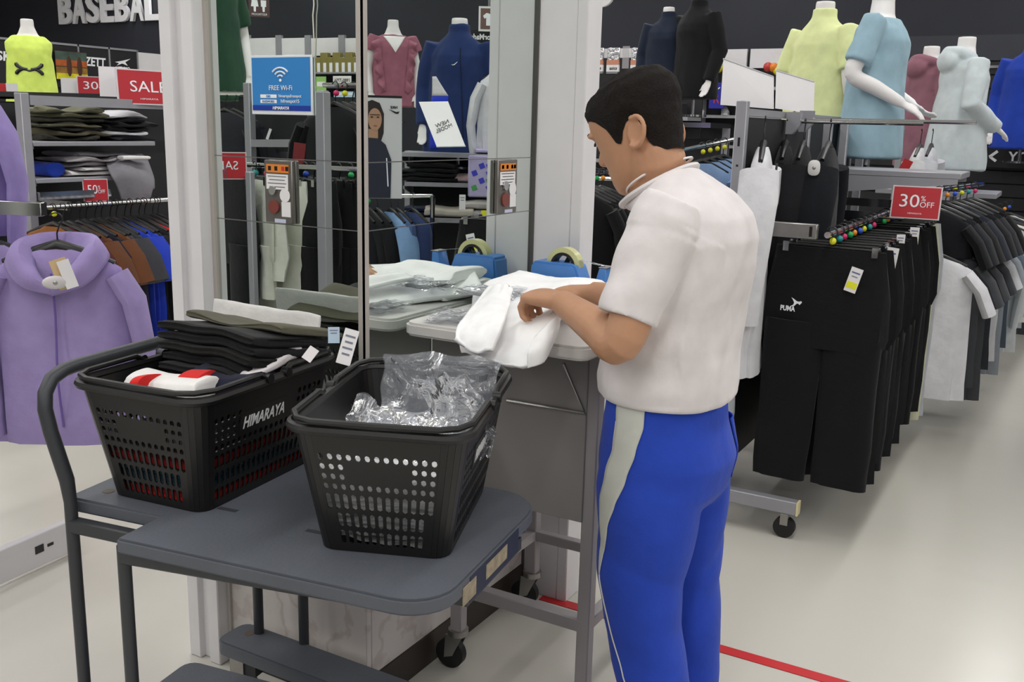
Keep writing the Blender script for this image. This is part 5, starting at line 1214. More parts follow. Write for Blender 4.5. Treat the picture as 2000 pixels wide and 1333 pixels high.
pile('the grey pile', 158, 340, Z2, LX-.16, .30, .28, [((214, 210, 208), 'white'), ((206, 204, 204), 'off-white'), ((150, 146, 148), 'grey'), ((162, 158, 160), 'grey'), ((120, 118, 122), 'grey')], 'folded clothes on the lower left shelf', 50, h=.022)
p = onx(97, 330, LX-.1); one('folded_shirt', 'royal blue folded garment at the left end of the lower left shelf', 'clothing', folded(.20, .10, .07, 3, .004, 1, 2.4, .01).xf(Matrix.Translation((LX-.15, p.y, Z2+.002))), fab((34, 60, 160)))
# grey shirt slumped over the shelf edge
net = [[onx(x, y, LX+.03+dx) for x, y, dx in r] for r in ([(205, 312, -.1), (240, 300, -.12), (285, 306, -.08)], [(215, 340, .0), (250, 330, .02), (300, 350, .0)], [(230, 368, .02), (262, 360, .04), (298, 372, .03)], [(238, 392, .02), (268, 398, .03), (288, 395, .02)])]
one('draped_shirt', 'grey shirt slumped over the edge of the lower left shelf', 'shirt', net_surface(net, 16, 18, .012, 5), fab((126, 124, 130)), solid=.01)
p = onx(262, 312, LX+.02); one('folded_shirt', 'white folded sleeve lying on the slumped grey shirt', 'clothing', folded(.16, .06, .02, 3, .004, 1, 3, .006).xf(Matrix.Translation(p) @ Matrix.Rotation(PI/2-.1, 4, 'Z')), W2)
tees = [((132, 84, 40), 'tan'), ((74, 28, 36), 'maroon'), ((70, 26, 34), 'maroon'), ((92, 56, 34), 'brown'), ((26, 26, 40), 'navy'), ((96, 58, 34), 'brown'), ((58, 58, 64), 'charcoal'), ((54, 55, 60), 'charcoal'), ((36, 62, 176), 'royal blue'), ((34, 58, 170), 'royal blue'), ((34, 34, 38), 'black'), ((28, 28, 32), 'black'), ((190, 30, 34), 'red'), ((30, 30, 33), 'black'), ((194, 32, 36), 'red')]
for i, (c, nm) in enumerate(tees):
    y = 2.885+.043*i
    t = hang_top('hanging_tee', '%s T-shirt on the left gondola rail, %s from the near end' % (nm, ORD[i]), V((RLX+.01*(i % 2), y, RLZ)), .10+.05*math.sin(i*1.7), c, .44, .58+.04*(i % 3)+.08*(nm in ('royal blue', 'red', 'charcoal')), 'short', .024, i, 'T-shirts on the left gondola rail', ringc=0 if i == 0 else None)
    if i == 1: small_tag(t, .09, -.04, -.17, .03, .05, False)
p = onx(187, 372, LX+.02); sale_sign('sale_sign', 'small red 50% OFF card below the shelf of folded clothes at left', p, V((1, -.35, .05)), .115, .105, '50', 'OFF')
p = onx(290, 171, LX+.01); s1 = sale_sign('sale_sign', 'large red SALE card on top of the left gondola', p, V((1, -.15, .05)), .34, .165, 'SALE', None, 'HIMARAYA')
p2 = onx(222, 160, LX-.1); one('sale_card', 'white back of a card standing left of the red SALE card', 'sign', plate(p2, V((1, -.6, 0)), .14, .15, .004), PAPER, smooth=False)
p = dep(187, 169, 6.3); sale_sign('sale_sign', 'red 30% card behind the left gondola top', p, TOCAM(p)*1+V((.2, 0, 0)), .21, .115, '30', 'OFF')
p = dep(136, 170, 6.25); one('sale_card', 'white card back beside the red 30% card behind the gondola', 'sign', plate(p, TOCAM(p)+V((.5, 0, 0)), .10, .11, .004), PAPER, smooth=False)
for i, px in enumerate((6, 24)): p = dep(px, 178, 6.4); one('sale_card', ('red card back at the left edge behind the gondola', 'white card back at the left edge behind the gondola')[i], 'sign', plate(p, TOCAM(p), .07, .10, .004), (RED, PAPER)[i], smooth=False)
st_ = thing('display_table', 'dark display table holding cards behind the left gondola', 'table', dep(150, 200, 6.4))
q = dep(150, 190, 6.4); obj('table_top', MB().box((q.x, q.y, q.z), (1.4, 1.0, .03), Matrix.Rotation(_y, 3, 'Z')), BLACKPANEL, st_, world=True); obj('plinth', MB().box((q.x, q.y, q.z/2-.02), (1.2, .8, q.z-.045), Matrix.Rotation(_y, 3, 'Z')), BLACKPANEL, st_, world=True)
# neon tank-top mannequin
p = dep(66, 215, 7.6); t, gm = mannequin('headless mannequin in a neon yellow sleeveless top above the left gondola', V((p.x, p.y, p.z)), face(-FW*.9+RT*.35), (216, 238, 112), 'none', ('none', 'none'), -.05, .03, scale=.92, seed=31)
lm = root_matrix(t)
for sg in (-1, 1):
    for sz in (-1, 1):
        mbq = MB().tube([surf(gm, sg*(.012+.085*math.sin(a)), .33+.055*sz*(1-math.cos(a*.9)), .0) for a in [PI/2*k/6 for k in range(7)]], [.008, .010, .012, .015, .017, .017, .012], 6); obj('print_emblem', mbq, BLACKP, t)
obj('print_emblem', MB().tube([surf(gm, -.06, .33, 0), surf(gm, 0, .315, 0), surf(gm, .06, .33, 0)], .009, 6), BLACKP, t)
# ------------------------------------------------------------------ purple jackets on the near left rack
pr = thing('display_rack', 'white wheeled rack base and chrome arm holding the purple jackets', 'rack', (-2.9, 1.9, 0))
a_, b_ = onz(-60, 1102, .13), onz(128, 1022, .13)
d_ = (b_-a_); d_.z = 0; u_ = d_.normalized(); nn = V((u_.y, -u_.x, 0))
mb = MB().prism([a_-u_*.5+V((0, 0, -.11)), b_+u_*.05+V((0, 0, -.11)), b_+u_*.05, a_-u_*.5], -nn*.03)
bs = obj('base_rail', mb, pla((206, 204, 206)), pr, world=True, bevel=.003)
for k, (px, py) in enumerate(((12, 1055), (92, 1022), (48, 1048), (34, 1048))):
    q = onz(px, py, .08); t_ = ((a_-q).dot(nn)); q = q+nn*t_+nn*.0005; r = .016 if k < 2 else .006
    obj('slot_hole', MB().box(q, (r*2, .003, r*1.6), Matrix.Rotation(wframe(u_), 3, 'Z')), BLACKP, bs, world=True, smooth=False)
q = onz(118, 1058, .03); obj('caster_wheel', MB().cyl(q+nn*-.02+V((0, 0, .002)), q+nn*.0+V((0, 0, .002)), .03, 16), RUBBER, pr, world=True)
arm0, arm1 = dep(-60, 402, 3.02), dep(86, 409, 3.02); ua = (arm1-arm0).normalized()
up0 = V((-2.74, 1.66, 0)) if False else arm0-ua*.35
o = obj('chrome_arm', sq(MB(), arm0-ua*.4, arm1, .042), CHROME, pr, world=True, bevel=.002)
obj('upright', MB().cyl((up0.x, up0.y, .13), (up0.x, up0.y, arm0.z+.9), .02, 10), UPR, pr, world=True)
obj('foot', MB().prism([V((up0.x, up0.y-.03, .02)), V((a_.x, a_.y-.03, .02)), V((a_.x, a_.y+.03, .02)), V((up0.x, up0.y+.03, .02))], (0, 0, .05)), UPR, pr, world=True)
PUR = (156, 140, 190)
p = dep(110, 440, 3.02)
# garment faces the camera: width across the view
rzp = _y+.10
def purple(label, p, rz, lng=.62):
    t = hang_top('hanging_jacket', label, p, rz, PUR, .40, lng, 'long', .06, 1, 'purple hooded jackets on the left rack', 'jacket')
    hm = MB()
    for sg in (-1, 1):
        rows = [[(0, -.080, -.225), (.09, -.085, -.20), (.150, -.03, -.135), (.12, .06, -.10), (0, .085, -.085)], [(0, -.086, -.207), (.065, -.098, -.165), (.115, -.045, -.085), (.09, .05, -.055), (0, .078, -.05)], [(0, -.072, -.200), (.035, -.075, -.165), (.062, -.03, -.125), (.05, .035, -.105), (0, .055, -.10)]]
        g_ = net_surface([[V((sg*x, y, z)) for x, y, z in r] for r in rows], 20, 8, .005, 4+sg); hm.add(g_.v, g_.f)
    obj('hanger_shoulder', MB().tube([V((-.13, .0, -.145)), V((-.06, 0, -.105)), V((0, 0, -.085)), V((.06, 0, -.105)), V((.13, 0, -.145))], [.012, .018, .022, .018, .012], 10), HANG, t)
    obj('hood', hm, fab((152, 136, 186)), t, solid=.007)
    obj('zip', MB().tube([V((0, -.075+.01*math.sin(k), -.16-.07*k)) for k in range(8)], .004, 6), fab((112, 94, 160)), t)
    return t
t = purple('pale purple hooded jacket hanging nearest at left with a beige tag', V((p.x, p.y, p.z+.02)), rzp)
q = dep(122, 535, 2.86); n = TOCAM(q); g = thing('price_tag', 'beige and white swing tag with yellow band on the purple jacket', 'tag', q)
obj('card', plate(q+V((.018, .004, 0)), n, .034, .085, .001, UP+V((-.28, -.16, 0))), PAPER, g, world=True, smooth=False); obj('card', plate(q, n, .046, .09, .001, UP+V((-.28, -.16, 0))), pla((214, 186, 140), .7), g, world=True, smooth=False)
obj('yellow_band', plate(q+n*.002-UP*.033+RT*.006, n, .036, .014, .001, UP+V((-.28, -.16, 0))), mat('tag_yellow', (232, 232, 40), .5, var=0), g, world=True, smooth=False)
q = dep(108, 552, 2.85); g = thing('security_tag', 'oval pale security tag clipped to the purple jacket', 'security tag', q)
m = frame(q, TOCAM(q)); o = obj('shell', MB().sphere((0, 0, 0), (.036, .020, .009), 16, 8).xf(m), pla((208, 204, 204)), g, world=True); obj('tag_stud', MB().sphere((0, 0, .008), (.007, .007, .004), 10, 6).xf(m), STEEL, o, world=True)
p = dep(-25, 425, 3.2); t = hang_top('hanging_jacket', 'second purple jacket partly cut off by the left edge', p, rzp, PUR, .40, .66, 'long', .05, 2, 'purple hooded jackets on the left rack', 'jacket')
p = dep(-128, 105, 3.2); hang_top('hanging_jacket', 'purple top hanging higher at the left edge above the chrome arm', p, rzp, (150, 134, 192), .36, .50, 'long', .05, 0, 'purple hooded jackets on the left rack', 'jacket')
# ================================================================== SEEN IN THE LEFT MIRROR (things standing left of and behind the camera)
MLN = lambda d: V((d.x, -d.y, d.z)); MRN = lambda d: V((-d.x, d.y, d.z))
FY = -7.0
lw = thing('wall_shelving', 'white-headed black wall shelving seen high in the left mirror', 'shelving', (-9, FY, 0))
def mlw(px, py, y=FY): return refl_y(ony(px, py, 2*YM-y))
edges = [400, 483, 545, 602, 668, 730]
for a, b in zip(edges, edges[1:]):
    A, B = mlw(a+3, 78), mlw(b-3, 108)
    obj('header_panel', MB().bx(min(A.x, B.x), max(A.x, B.x), FY-.03, FY, B.z, A.z+.02), WHITE, lw, world=True)
    obj('seam_post', MB().bx(mlw(b, 90).x-.05, mlw(b, 90).x+.05, FY-.03, FY+.015, B.z-.05, A.z+.05), UPR, lw, world=True)
xa, xb = mlw(400, 150).x, mlw(740, 150).x
obj('backing', MB().bx(min(xa, xb), max(xa, xb), FY-.06, FY-.035, .02, mlw(600, 108).z+.01), BLACKPANEL, lw, world=True)
for py in (143, 170, 196):
    z = mlw(660, py).z; obj('shelf_board', MB().bx(mlw(612, py).x, mlw(720, py).x, FY-.03, FY+.25, z-.02, z), UPR, lw, world=True)
z = mlw(660, 143, FY+.12).z
for i in range(8):
    c = mlw(624+12*i, 130, FY+.12); t = thing('boxed_glove', 'olive and white pack on the shelf in the left mirror, %s along' % ORD[i], 'pack', V((c.x, c.y, z)), 0, 'packs on the mirrored wall shelf')
    o = obj('box', MB().box((0, 0, .10+.03*(i % 2)), (.12, .08, .20+.06*(i % 2))), pla((134, 124, 66)), t, bevel=.006); obj('white_label', MB().box((.02, .0412, .07), (.05, .002, .12)), PAPER, o, smooth=False)
for lb, px, py, w_, h_, c, tx in (('white price board with red and black figures seen in the left mirror', 668, 157, .30, .11, (230, 228, 226), '1980-7756'), ('pale blue price strip on the shelf seen in the left mirror', 672, 185, .34, .08, (176, 204, 226), None), ('green card on the shelf beside the Wi-Fi card in the mirror', 627, 168, .17, .24, (150, 196, 110), None)):
    c_ = mlw(px, py, FY+.27); t = thing('price_board', lb, 'sign', c_); obj('board', plate(c_, (0, 1, 0), w_, h_, .006), pla(c, .6), t, world=True, smooth=False)
    if tx: letters(tx, fpt(c_, (0, 1, 0), 0, 0, .001), (0, 1, 0), .05, BLACKP, t, width=w_*.85, bold=.02)
    else: obj('printed_band', plate(fpt(c_, (0, 1, 0), 0, h_*.1, .001), (0, 1, 0), w_*.8, h_*.25, .001), PAPER, t, world=True, smooth=False)
# restroom sign
c = ml(506, 8, 8); n = MLN(TOCAM(dep(506, 8, 8))); t = thing('restroom_sign', 'brown restroom sign with two white figures seen at the top of the left mirror', 'sign', c)
obj('board', plate(c, n, .165, .20, .01), mat('sign_brown', (84, 58, 58), .5), t, world=True, smooth=False)
for s in (-1, 1):
    f = obj('figure', MB().prism([fpt(c, n, s*.035+x, z, .002) for x, z in ((-.022, .03), (.022, .03), (.02 if s < 0 else .03, -.02), (.010, -.02), (.008, -.06), (-.008, -.06), (-.010, -.02), (-.02 if s < 0 else -.03, -.02))], n*.002), WP, t, world=True, smooth=False)
    obj('figure_head', MB().sphere(fpt(c, n, s*.035, .05, .003), .013, 10, 6), WP, f, world=True)
letters('RESTROOM', fpt(c, n, 0, -.08, .002), n, .02, WP, t, width=.12)
obj('hanger_rod', MB().cyl(c+V((0, 0, .10)), V((c.x, c.y, CEIL-.01)), .005, 6), STEEL, t, world=True)
# green T-shirt mannequin on a black plinth table
D = 5.4; p = ml(408, 178, D); mannequin('headless mannequin in a dark green T-shirt seen at the left edge of the left mirror', p, face(MLN(-FW*.6+RT*.5)), (38, 70, 52), 'short', ('down', 'down'), -.05, .04, seed=41, scale=.98)
lr = thing('display_rack', 'grey upright rack with black panels and trousers seen in the left mirror', 'rack', ml(560, 420, 4.3))
def upm(px, D, z0, z1, w_=.02):
    q = ml(px, 300, D); obj('upright', MB().bx(q.x-w_, q.x+w_, q.y-w_, q.y+w_, z0, z1), UPR, lr, world=True, bevel=.003); return q
qa, qb, qc = upm(490, 4.75, .05, 1.62), upm(632, 3.8, .05, 1.56, .022), upm(487, 3.8, .05, 1.25, .014)
upm(632, 4.3, .05, 1.58, .02)
def beam(px0, px1, py, D0, D1, t, nm='cross_bar', m=None): return obj(nm, sq(MB(), ml(px0, py, D0), ml(px1, py, D1), t), m or UPR, lr, world=True)
beam(490, 632, 280, 4.75, 4.3, .035); beam(490, 632, 196, 4.75, 4.3, .02)
for k, (z0, z1) in enumerate(((.12, 1.20), (1.30, 1.56))):
    a_, b_ = ml(470, 300, 4.95), ml(720, 300, 4.45); obj('back_panel', MB().prism([(a_.x, a_.y, z0), (b_.x, b_.y, z0), (b_.x, b_.y, z1), (a_.x, a_.y, z1)], (0, -.015, 0)), BLACKPANEL, lr, world=True)
a_, b_ = ml(430, 335, 4.1), ml(705, 340, 3.9); zr = 1.265
obj('rail', MB().cyl(V((a_.x, a_.y, zr)), V((b_.x, b_.y, zr)), .010, 8), CHROME, lr, world=True)
rzm = -_y
lseq = [(452, 'b'), (498, 'w'), (520, 'w2'), (548, 'w3'), (580, 'k'), (596, 'k'), (612, 'k'), (640, 'k'), (662, 'k'), (684, 'k'), (706, 'k')]
kk = 0
for i, (px, kd) in enumerate(lseq):
    D = 4.02+.02*(i % 2); q = ml(px, 340, D); pp = V((q.x, q.y, zr))
    if kd[0] == 'w': hang_pants('hanging_trousers', {'w': 'white trousers seen left of the switch box in the left mirror', 'w2': 'second white trousers seen behind the switch box in the left mirror', 'w3': 'longest white trousers seen below the switch box in the left mirror'}[kd], pp, rzm+.95-.3*(kd == 'w3'), (222, 224, 212), .35, {'w': .48, 'w2': .40, 'w3': .58}[kd], .035, i, 'white trousers seen in the left mirror', ringc=i)
    else:
        hang_pants('hanging_trousers', 'black trousers seen in the left mirror, %s from its left edge' % ORD[kk], pp, rzm+.8, (21, 21, 24), .36, .80, .04, i, 'black trousers seen in the left mirror', ringc=i if i % 2 else None, tag_=(.06, -.05, -.13, .03, .06, False) if i in (0, 8) else None); kk += 1
for i in range(4):
    q = ml(655+17*i, 200, 4.25); hang_top('hanging_jacket', 'black jacket hanging high at the right of the left mirror, %s along' % ORD[i], V((q.x, q.y, 1.60)), rzm+.6, (24, 24, 27), .40, .40, 'long', .045, i, 'black jackets seen high in the left mirror', 'jacket', ringc=(2 if i == 0 else 0) if i < 2 else None, tag_=(.0, -.07, -.16, .04, .11, False) if i == 0 else None)
a_, b_ = ml(632, 200, 4.3), ml(735, 200, 4.2); obj('rail', MB().cyl(V((a_.x, a_.y, 1.605)), V((b_.x, b_.y, 1.605)), .010, 8), CHROME, lr, world=True)
for i in range(3):
    q = ml(440+18*i, 200, 4.9); hang_top('hanging_jacket', 'dark grey jacket behind the green mannequin in the left mirror, %s along' % ORD[i], V((q.x, q.y, 1.57)), rzm+.5, (40, 40, 46), .40, .36, 'long', .045, i, 'dark jackets behind the mirrored mannequin', 'jacket')
a_, b_ = ml(425, 200, 4.9), ml(492, 200, 4.85); obj('rail', MB().cyl(V((a_.x, a_.y, 1.575)), V((b_.x, b_.y, 1.575)), .010, 8), CHROME, lr, world=True)
c = ml(440, 324, 3.9); n = MLN(TOCAM(dep(440, 324, 3.9))+RT*.2); sale_sign('sale_sign', 'red SALE card reading backwards at the edge of the left mirror', c, n, .16, .10, 'SALE')
obj('sign_holder', MB().cyl(c-V((0, 0, .05)), V((c.x, c.y, zr)), .004, 6), CHROME, bpy.data.objects[[o.name for o in bpy.data.objects if o.get('label', '').startswith('red SALE card reading')][0]], world=True)
c = ml(584, 300, 4.2); one('red_tag', 'dark red card tag hanging above the switch box in the left mirror', 'tag', plate(c, MLN(TOCAM(dep(584, 300, 4.2))), .05, .09, .003, UP+V((.25, .1, 0))), mat('tag_dark_red', (130, 40, 44), .5), smooth=False)
c = ml(525, 262, 4.4); one('white_shoehorn', 'small white strip lying against the black panel in the left mirror', 'tag', plate(c, MLN(TOCAM(dep(525, 262, 4.4))), .012, .05, .003, UP+V((.8, .3, 0))), PAPER, smooth=False)
# ================================================================== SEEN IN THE RIGHT MIRROR (things off the right edge of the frame)
def mann_r(label, px, py, D, d, c, **k):
    p = mr(px, py, D); return mannequin(label, p, face(MRN(d)), c, **k)
t, gm = mann_r('headless mannequin in a frilled dusty pink top seen in the right mirror', 768, 200, 7.3, -FW*.9+RT*.25, (152, 96, 112), sleeve='cap', arms=('down', 'down'), hem=-.04, flare=.03, frill=1, seed=51, scale=.80)
obj('neck_opening', MB().grid(lambda u, v: surf(gm, (u-.5)*.20*(1-v), lerp(.585, .44, v)), 8, 8), MANNEQ, t, solid=.004)
for sg in (-1, 1):
    obj('frill', MB().grid(lambda u, v: surf(gm, sg*lerp(.135, .085, v), lerp(.56, .10, v), .004)+V((sg*(.075*u*(1-.4*v))+.014*math.sin(v*26)*u, -.028*u*math.sin(v*22+1)-.012*u, -.03*u)), 6, 40), fab((152, 96, 112), .12, 25), t, solid=.004)
t, gm = mann_r('headless mannequin in a long navy track jacket seen in the right mirror', 895, 272, 6.1, -FW*.8-RT*.15, (36, 52, 96), sleeve='long', arms=('down', 'down'), hem=-.10, flare=.05, neck='high', seed=53, scale=.98)
obj('tick_emblem', MB().tube([surf(gm, .012-.009*k, .45-.007*math.sin(k*1.0)+.003*k, .002) for k in range(5)], [.001, .002, .003, .002, .001], 6), WP, t)
obj('blue_side', MB().grid(lambda u, v: surf(gm, lerp(.150, lerp(.03, .09, v*v), u), lerp(.26, -.06, v)), 8, 12), fab((40, 60, 190)), t, solid=.004)
obj('white_side', MB().grid(lambda u, v: surf(gm, lerp(.150, lerp(.12, .03, v), u), lerp(.38, .262, v)), 6, 6), fab((214, 212, 216)), t, solid=.004)
obj('zip', MB().tube([surf(gm, -.035-.004*k, .55-.06*k, .002) for k in range(10)], .004, 6), fab((24, 34, 66)), t)
rr_ = thing('display_shelf', 'grey shelf unit with folded clothes seen in the right mirror', 'shelf', mr(870, 350, 5.3))
SHZ = []
for k, (py, D, x0, x1) in enumerate(((300, 5.75, 785, 985), (358, 5.8, 790, 985), (428, 5.8, 790, 985))):
    a_, b_ = mr(x0, py, D), mr(x1, py, D); z = (a_.z+b_.z)/2; dn = MRN(FW)
    o = obj('shelf_board', MB().prism([V((a_.x, a_.y, z)), V((b_.x, b_.y, z)), V((b_.x, b_.y, z))+dn*.38, V((a_.x, a_.y, z))+dn*.38], (0, 0, -.024)), UPR, rr_, world=True); SHZ.append((a_, b_, z, dn))
    obj('shelf_bracket', MB().prism([V((a_.x, a_.y, z-.024)), V((a_.x, a_.y, z-.04)), V((a_.x, a_.y, z-.09))+dn*.36, V((a_.x, a_.y, z-.024))+dn*.36], (.01, 0, 0)), UPR, o, world=True)
a_, b_, z, dn = SHZ[0]
obj('back_panel', MB().prism([V((a_.x, a_.y, .1))+dn*.40, V((b_.x, b_.y, .1))+dn*.40, V((b_.x, b_.y, z-.03))+dn*.40, V((a_.x, a_.y, z-.03))+dn*.40], dn*.02), BLACKPANEL, rr_, world=True)
for q in (a_, b_): obj('upright', MB().box((q.x+dn.x*.39, q.y+dn.y*.39, (z+.02)/2), (.04, .04, z-.02)), UPR, rr_, world=True)
def fold_r(label, px, k, c, w_, d_, h_, n_=1, dd=.14, seed=0, rot=0):
    a_, b_, z, dn = SHZ[k]; q = mr(px, (300, 358, 428)[k], (5.75, 5.8, 5.8)[k])+dn*dd; zz = z+.002
    for i in range(n_):
        one('folded_shirt', label if n_ == 1 else label+', %s from the bottom' % ORD[i], 'clothing', folded(w_-.006*i, d_, h_, seed+i, .004, 1, 2.8, .012).xf(Matrix.Translation((q.x, q.y, zz)) @ Matrix.Rotation(-_y+rot+.05*i, 4, 'Z')), fab(c), group='folded clothes seen in the right mirror'); zz += h_+.001
fold_r('black folded garment on the middle mirrored shelf', 845, 1, (24, 24, 28), .30, .24, .026, 4, seed=81)
fold_r('black folded garment beside the mirrored corner shelf', 790, 1, (28, 28, 33), .16, .22, .024, 3, seed=85)
fold_r('white and red folded garment right on the middle shelf in the mirror', 905, 1, (200, 170, 172), .12, .2, .05, 1, seed=86)
fold_r('cream garment slumped on the lowest shelf in the right mirror', 875, 2, (196, 188, 176), .30, .22, .06, 1, seed=87)
fold_r('off-white garment on the lowest shelf in the right mirror', 935, 2, (208, 202, 196), .22, .2, .05, 2, seed=89)
fold_r('navy folded garment on the lowest shelf in the right mirror', 815, 2, (30, 36, 60), .16, .2, .03, 2, seed=91)
fold_r('lavender folded garment on the top shelf under the navy mannequin in the mirror', 955, 0, (176, 166, 204), .16, .22, .03, 1, seed=92)
p = mr(948, 345, 5.65); n = MRN(TOCAM(dep(948, 345, 5.65))); t = thing('printed_shirt', 'lavender T-shirt with blue and green diamond print seen in the right mirror', 'shirt', p)
obj('shirt_body', plate(p, n, .20, .24, .02), fab((178, 170, 206)), t, world=True, bevel=.008)
for i in range(4):
    for j in range(4):
        if (i+j) % 2 == 0 or i < 2: obj('print_patch', plate(fpt(p, n, -.063+.042*i, .06-.042*j, .002), n, .030, .030, .001, UP+V((.5, 0, 0))), mat(*(('print_blue', (60, 60, 190)) if (i+j) % 3 else ('print_green', (70, 150, 80))), .6, var=0), t, world=True, smooth=False)
for lb, px, py, D, w_, h_ in (('upper white tag hanging from the lowest shelf in the right mirror', 903, 395, 5.6, .036, .085), ('lower white tag hanging under the shelf in the right mirror', 907, 440, 5.6, .036, .085)):
    c = mr(px, py, D); swing_tag('price_tag', lb, c, MRN(TOCAM(dep(px, py, D))), w_, h_, 2)
c = mr(950, 420, 5.6); one('yellow_card', 'small yellow card at the right end of the mirrored shelf', 'tag', plate(c, MRN(TOCAM(dep(950, 420, 5.6))), .06, .05, .003), mat('tag_yellow', (232, 232, 40), .5, var=0), smooth=False)
# NEW MODEL card
P4 = [refl_x(dep(x, y, D)) for x, y, D in ((818, 199, 5.72), (875, 198, 5.68), (909, 286, 5.5), (853, 287, 5.55))]
t = thing('model_card', 'white tilted NEW MODEL card on the shelf seen in the right mirror', 'sign', P4[2])
n = (P4[1]-P4[0]).cross(P4[3]-P4[0]).normalized(); n = n if n.dot(V((XM, 2, 1.4))-P4[0]) > 0 else -n
obj('card', MB().prism(P4, -n*.004), PAPER, t, world=True, smooth=False)
cc = (P4[0]+P4[1]+P4[2]+P4[3])/4; upd = ((P4[0]+P4[1])-(P4[2]+P4[3])).normalized()
for s_, dz_ in (('NEW', .0), ('MODEL', -.036)): letters(s_, fpt(cc, n, 0, dz_, .001, upd), n, .03, mat('ink_dark', (60, 60, 64), .6, var=0), t, width=.08 if s_ == 'NEW' else .10, up=upd, height=.028)
obj('clear_foot', MB().tube([P4[3]+n*.002, P4[2]+n*.002], .005, 6), pla((230, 234, 238), .15), t, world=True)
# sports poster
c = mr(742, 290, 5.2); n = MRN(TOCAM(dep(742, 290, 5.2))+RT*.1); t = thing('sports_poster', 'poster of a dark-haired woman in a navy jacket in the right mirror', 'poster', c)
obj('paper', plate(c, n, .235, .53, .006), pla((206, 206, 210), .4), t, world=True, smooth=False)
obj('black_edge', plate(fpt(c, n, 0, .268, .0005), n, .235, .012, .002), BLACKP, t, world=True, smooth=False)
def shp(name, pts, m, d, par=t): return obj(name, MB().prism([fpt(c, n, x, z, d) for x, z in pts], n*.0012), m, par, world=True, smooth=False)
HAIRP = mat('poster_hair', (36, 28, 26), .5); ell = lambda cx, cz, a, b, n_=20: [(cx+a*math.cos(2*PI*k/n_), cz+b*math.sin(2*PI*k/n_)) for k in range(n_)]
bx0 = .030
shp('printed_hair', [(bx0-.05, .08), (bx0-.052, .18), (bx0-.03, .235), (bx0+.01, .25), (bx0+.05, .235), (bx0+.066, .17), (bx0+.06, .05), (bx0-.03, .02)], HAIRP, .0010)
shp('printed_neck', [(bx0-.02, .04), (bx0+.03, .04), (bx0+.03, .10), (bx0-.02, .10)], mat('poster_skin', (176, 136, 110), .5, var=.05), .0022)
shp('printed_face', ell(bx0-.004, .15, .036, .058), mat('poster_skin', (176, 136, 110), .5, var=.05), .0034)
for x in (-.020, .012): shp('printed_eye', ell(bx0+x, .162, .008, .0035, 10), HAIRP, .0048)
shp('printed_brow', [(bx0-.03, .172), (bx0+.022, .172), (bx0+.022, .176), (bx0-.03, .176)], HAIRP, .0048)
shp('printed_mouth', ell(bx0-.006, .117, .011, .0035, 10), mat('poster_lip', (140, 84, 78), .5), .0048)
shp('printed_jacket', [(bx0-.085, -.262), (bx0-.09, -.06), (bx0-.06, .02), (bx0-.022, .052), (bx0+.03, .055), (bx0+.075, .02), (bx0+.085, -.262)], mat('poster_navy', (32, 34, 54), .6), .0046)
shp('printed_stripe', [(bx0-.075, -.20), (bx0-.069, -.20), (bx0-.062, -.05), (bx0-.067, -.05)], WP, .006)
lt_ = letters('NIKE', fpt(c, n, -.075, .215, .002), n, .02, BLACKP, t, width=.04, bold=.03, shear=.2)
obj('tick_emblem', MB().prism([fpt(c, n, x, z, .002) for x, z in ((-.105, .195), (-.097, .182), (-.085, .182), (-.045, .205), (-.088, .191), (-.098, .193))], n*.001), BLACKP, t, world=True, smooth=False)
# rail of jackets and the light blue shirt below the poster
r5 = thing('garment_rail', 'chrome rail of dark jackets under the poster seen in the right mirror', 'rack', mr(760, 385, 4.6))
a_, b_ = mr(690, 383, 5.5), mr(845, 383, 5.35); obj('rail', MB().cyl(a_, b_, .010, 8), CHROME, r5, world=True)
for q in (a_, b_): obj('upright', MB().cyl((q.x, q.y, .01), (q.x, q.y, q.z), .014, 8), CHROME, r5, world=True)
for i, (px, c_, nm) in enumerate(((706, (24, 24, 28), 'black jacket nearest the corner'), (722, (28, 28, 31), 'second black jacket'), (738, (22, 22, 26), 'third black jacket'), (765, (120, 152, 192), 'light blue shirt'), (778, (70, 90, 130), 'blue denim shirt behind the light blue one'), (808, (40, 54, 92), 'dark blue jeans'))):
    hang_top('hanging_jacket', '%s on the rail seen in the right mirror' % nm, lerp(a_, b_, (px-690)/155), -_y+.95, c_, .38, .62, 'long' if i < 4 else 'none', .045, i, 'clothes on the rail seen in the right mirror', 'jacket', ringc=3 if i == 1 else None)
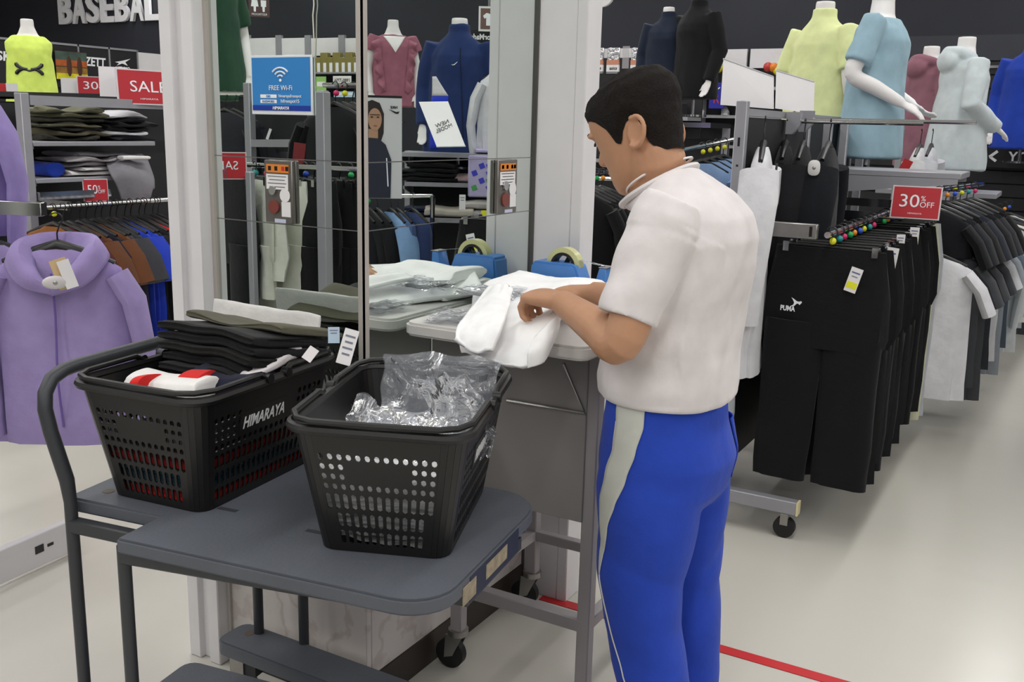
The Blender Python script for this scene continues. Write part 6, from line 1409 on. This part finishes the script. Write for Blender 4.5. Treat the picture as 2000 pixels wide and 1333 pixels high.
# far signs
xw = 6.5
t0 = V((5.2, 8.0, 0)); c = mr(956, 37, 9.0); n = MRN(TOCAM(dep(956, 37, 9.0))); t = thing('framed_sign', 'white-framed brown sign with a shirt pictogram at the top of the right mirror', 'sign', c)
obj('frame', plate(c, n, .20, .22, .012), PAPER, t, world=True, smooth=False); obj('face', plate(fpt(c, n, 0, 0, .001), n, .165, .185, .002), mat('sign_taupe', (110, 84, 76), .5), t, world=True, smooth=False)
obj('shirt_pictogram', MB().prism([fpt(c, n, x, z, .003) for x, z in ((-.03, -.06), (.03, -.06), (.03, .01), (.045, 0), (.06, .025), (.03, .05), (.012, .05), (0, .042), (-.012, .05), (-.03, .05), (-.06, .025), (-.045, 0), (-.03, .01))], n*.002), WP, t, world=True, smooth=False)
obj('hanger_rod', MB().cyl(c+V((0, 0, .11)), V((c.x, c.y, CEIL-.01)), .004, 6), STEEL, t, world=True)
c = mr(953, 74, 9.3); n = MRN(TOCAM(dep(953, 74, 9.3))); t = thing('brand_board', 'black board with white lettering under the framed sign in the right mirror', 'sign', c)
obj('board', plate(c+n*-.01, n, .55, .14, .03), BLACKP, t, world=True, smooth=False); letters('TaylorMade', fpt(c, n, .02, 0, .001), n, .08, WP, t, width=.30, bold=.03, height=.07); obj('ring_emblem', MB().tube([fpt(c, n, .215+.028*math.cos(a), .0+.03*math.sin(a), .002) for a in [math.radians(40+280*k/14) for k in range(15)]], .007, 6), WP, t, world=True)
obj('hanger_rod', MB().cyl(c+V((0, 0, .07)), V((c.x, c.y, CEIL-.01)), .004, 6), STEEL, t, world=True)
ws = thing('wall_shelving', 'dark shelf of hanging goods behind the navy mannequin in the right mirror', 'shelving', mr(950, 150, 8.5))
a_, b_ = mr(900, 150, 8.6), mr(985, 150, 8.6); dn = MRN(FW)
obj('back_panel', MB().prism([V((a_.x, a_.y, .02)), V((b_.x, b_.y, .02)), V((b_.x, b_.y, 2.05)), V((a_.x, a_.y, 2.05))], dn*.03), BLACKPANEL, ws, world=True)
for z in (.8, 1.2, 1.62, 1.98): obj('shelf_board', MB().prism([V((a_.x, a_.y, z)), V((b_.x, b_.y, z)), V((b_.x, b_.y, z))-dn*.25, V((a_.x, a_.y, z))-dn*.25], (0, 0, -.03)), UPR, ws, world=True)
c = mr(984, 175, 5.9); hang_top('hanging_jacket', 'white jacket sleeve at the right edge of the right mirror', V((c.x, c.y, 1.86)), -_y, (212, 212, 216), .30, .5, 'long', .05, 1, cat='jacket')
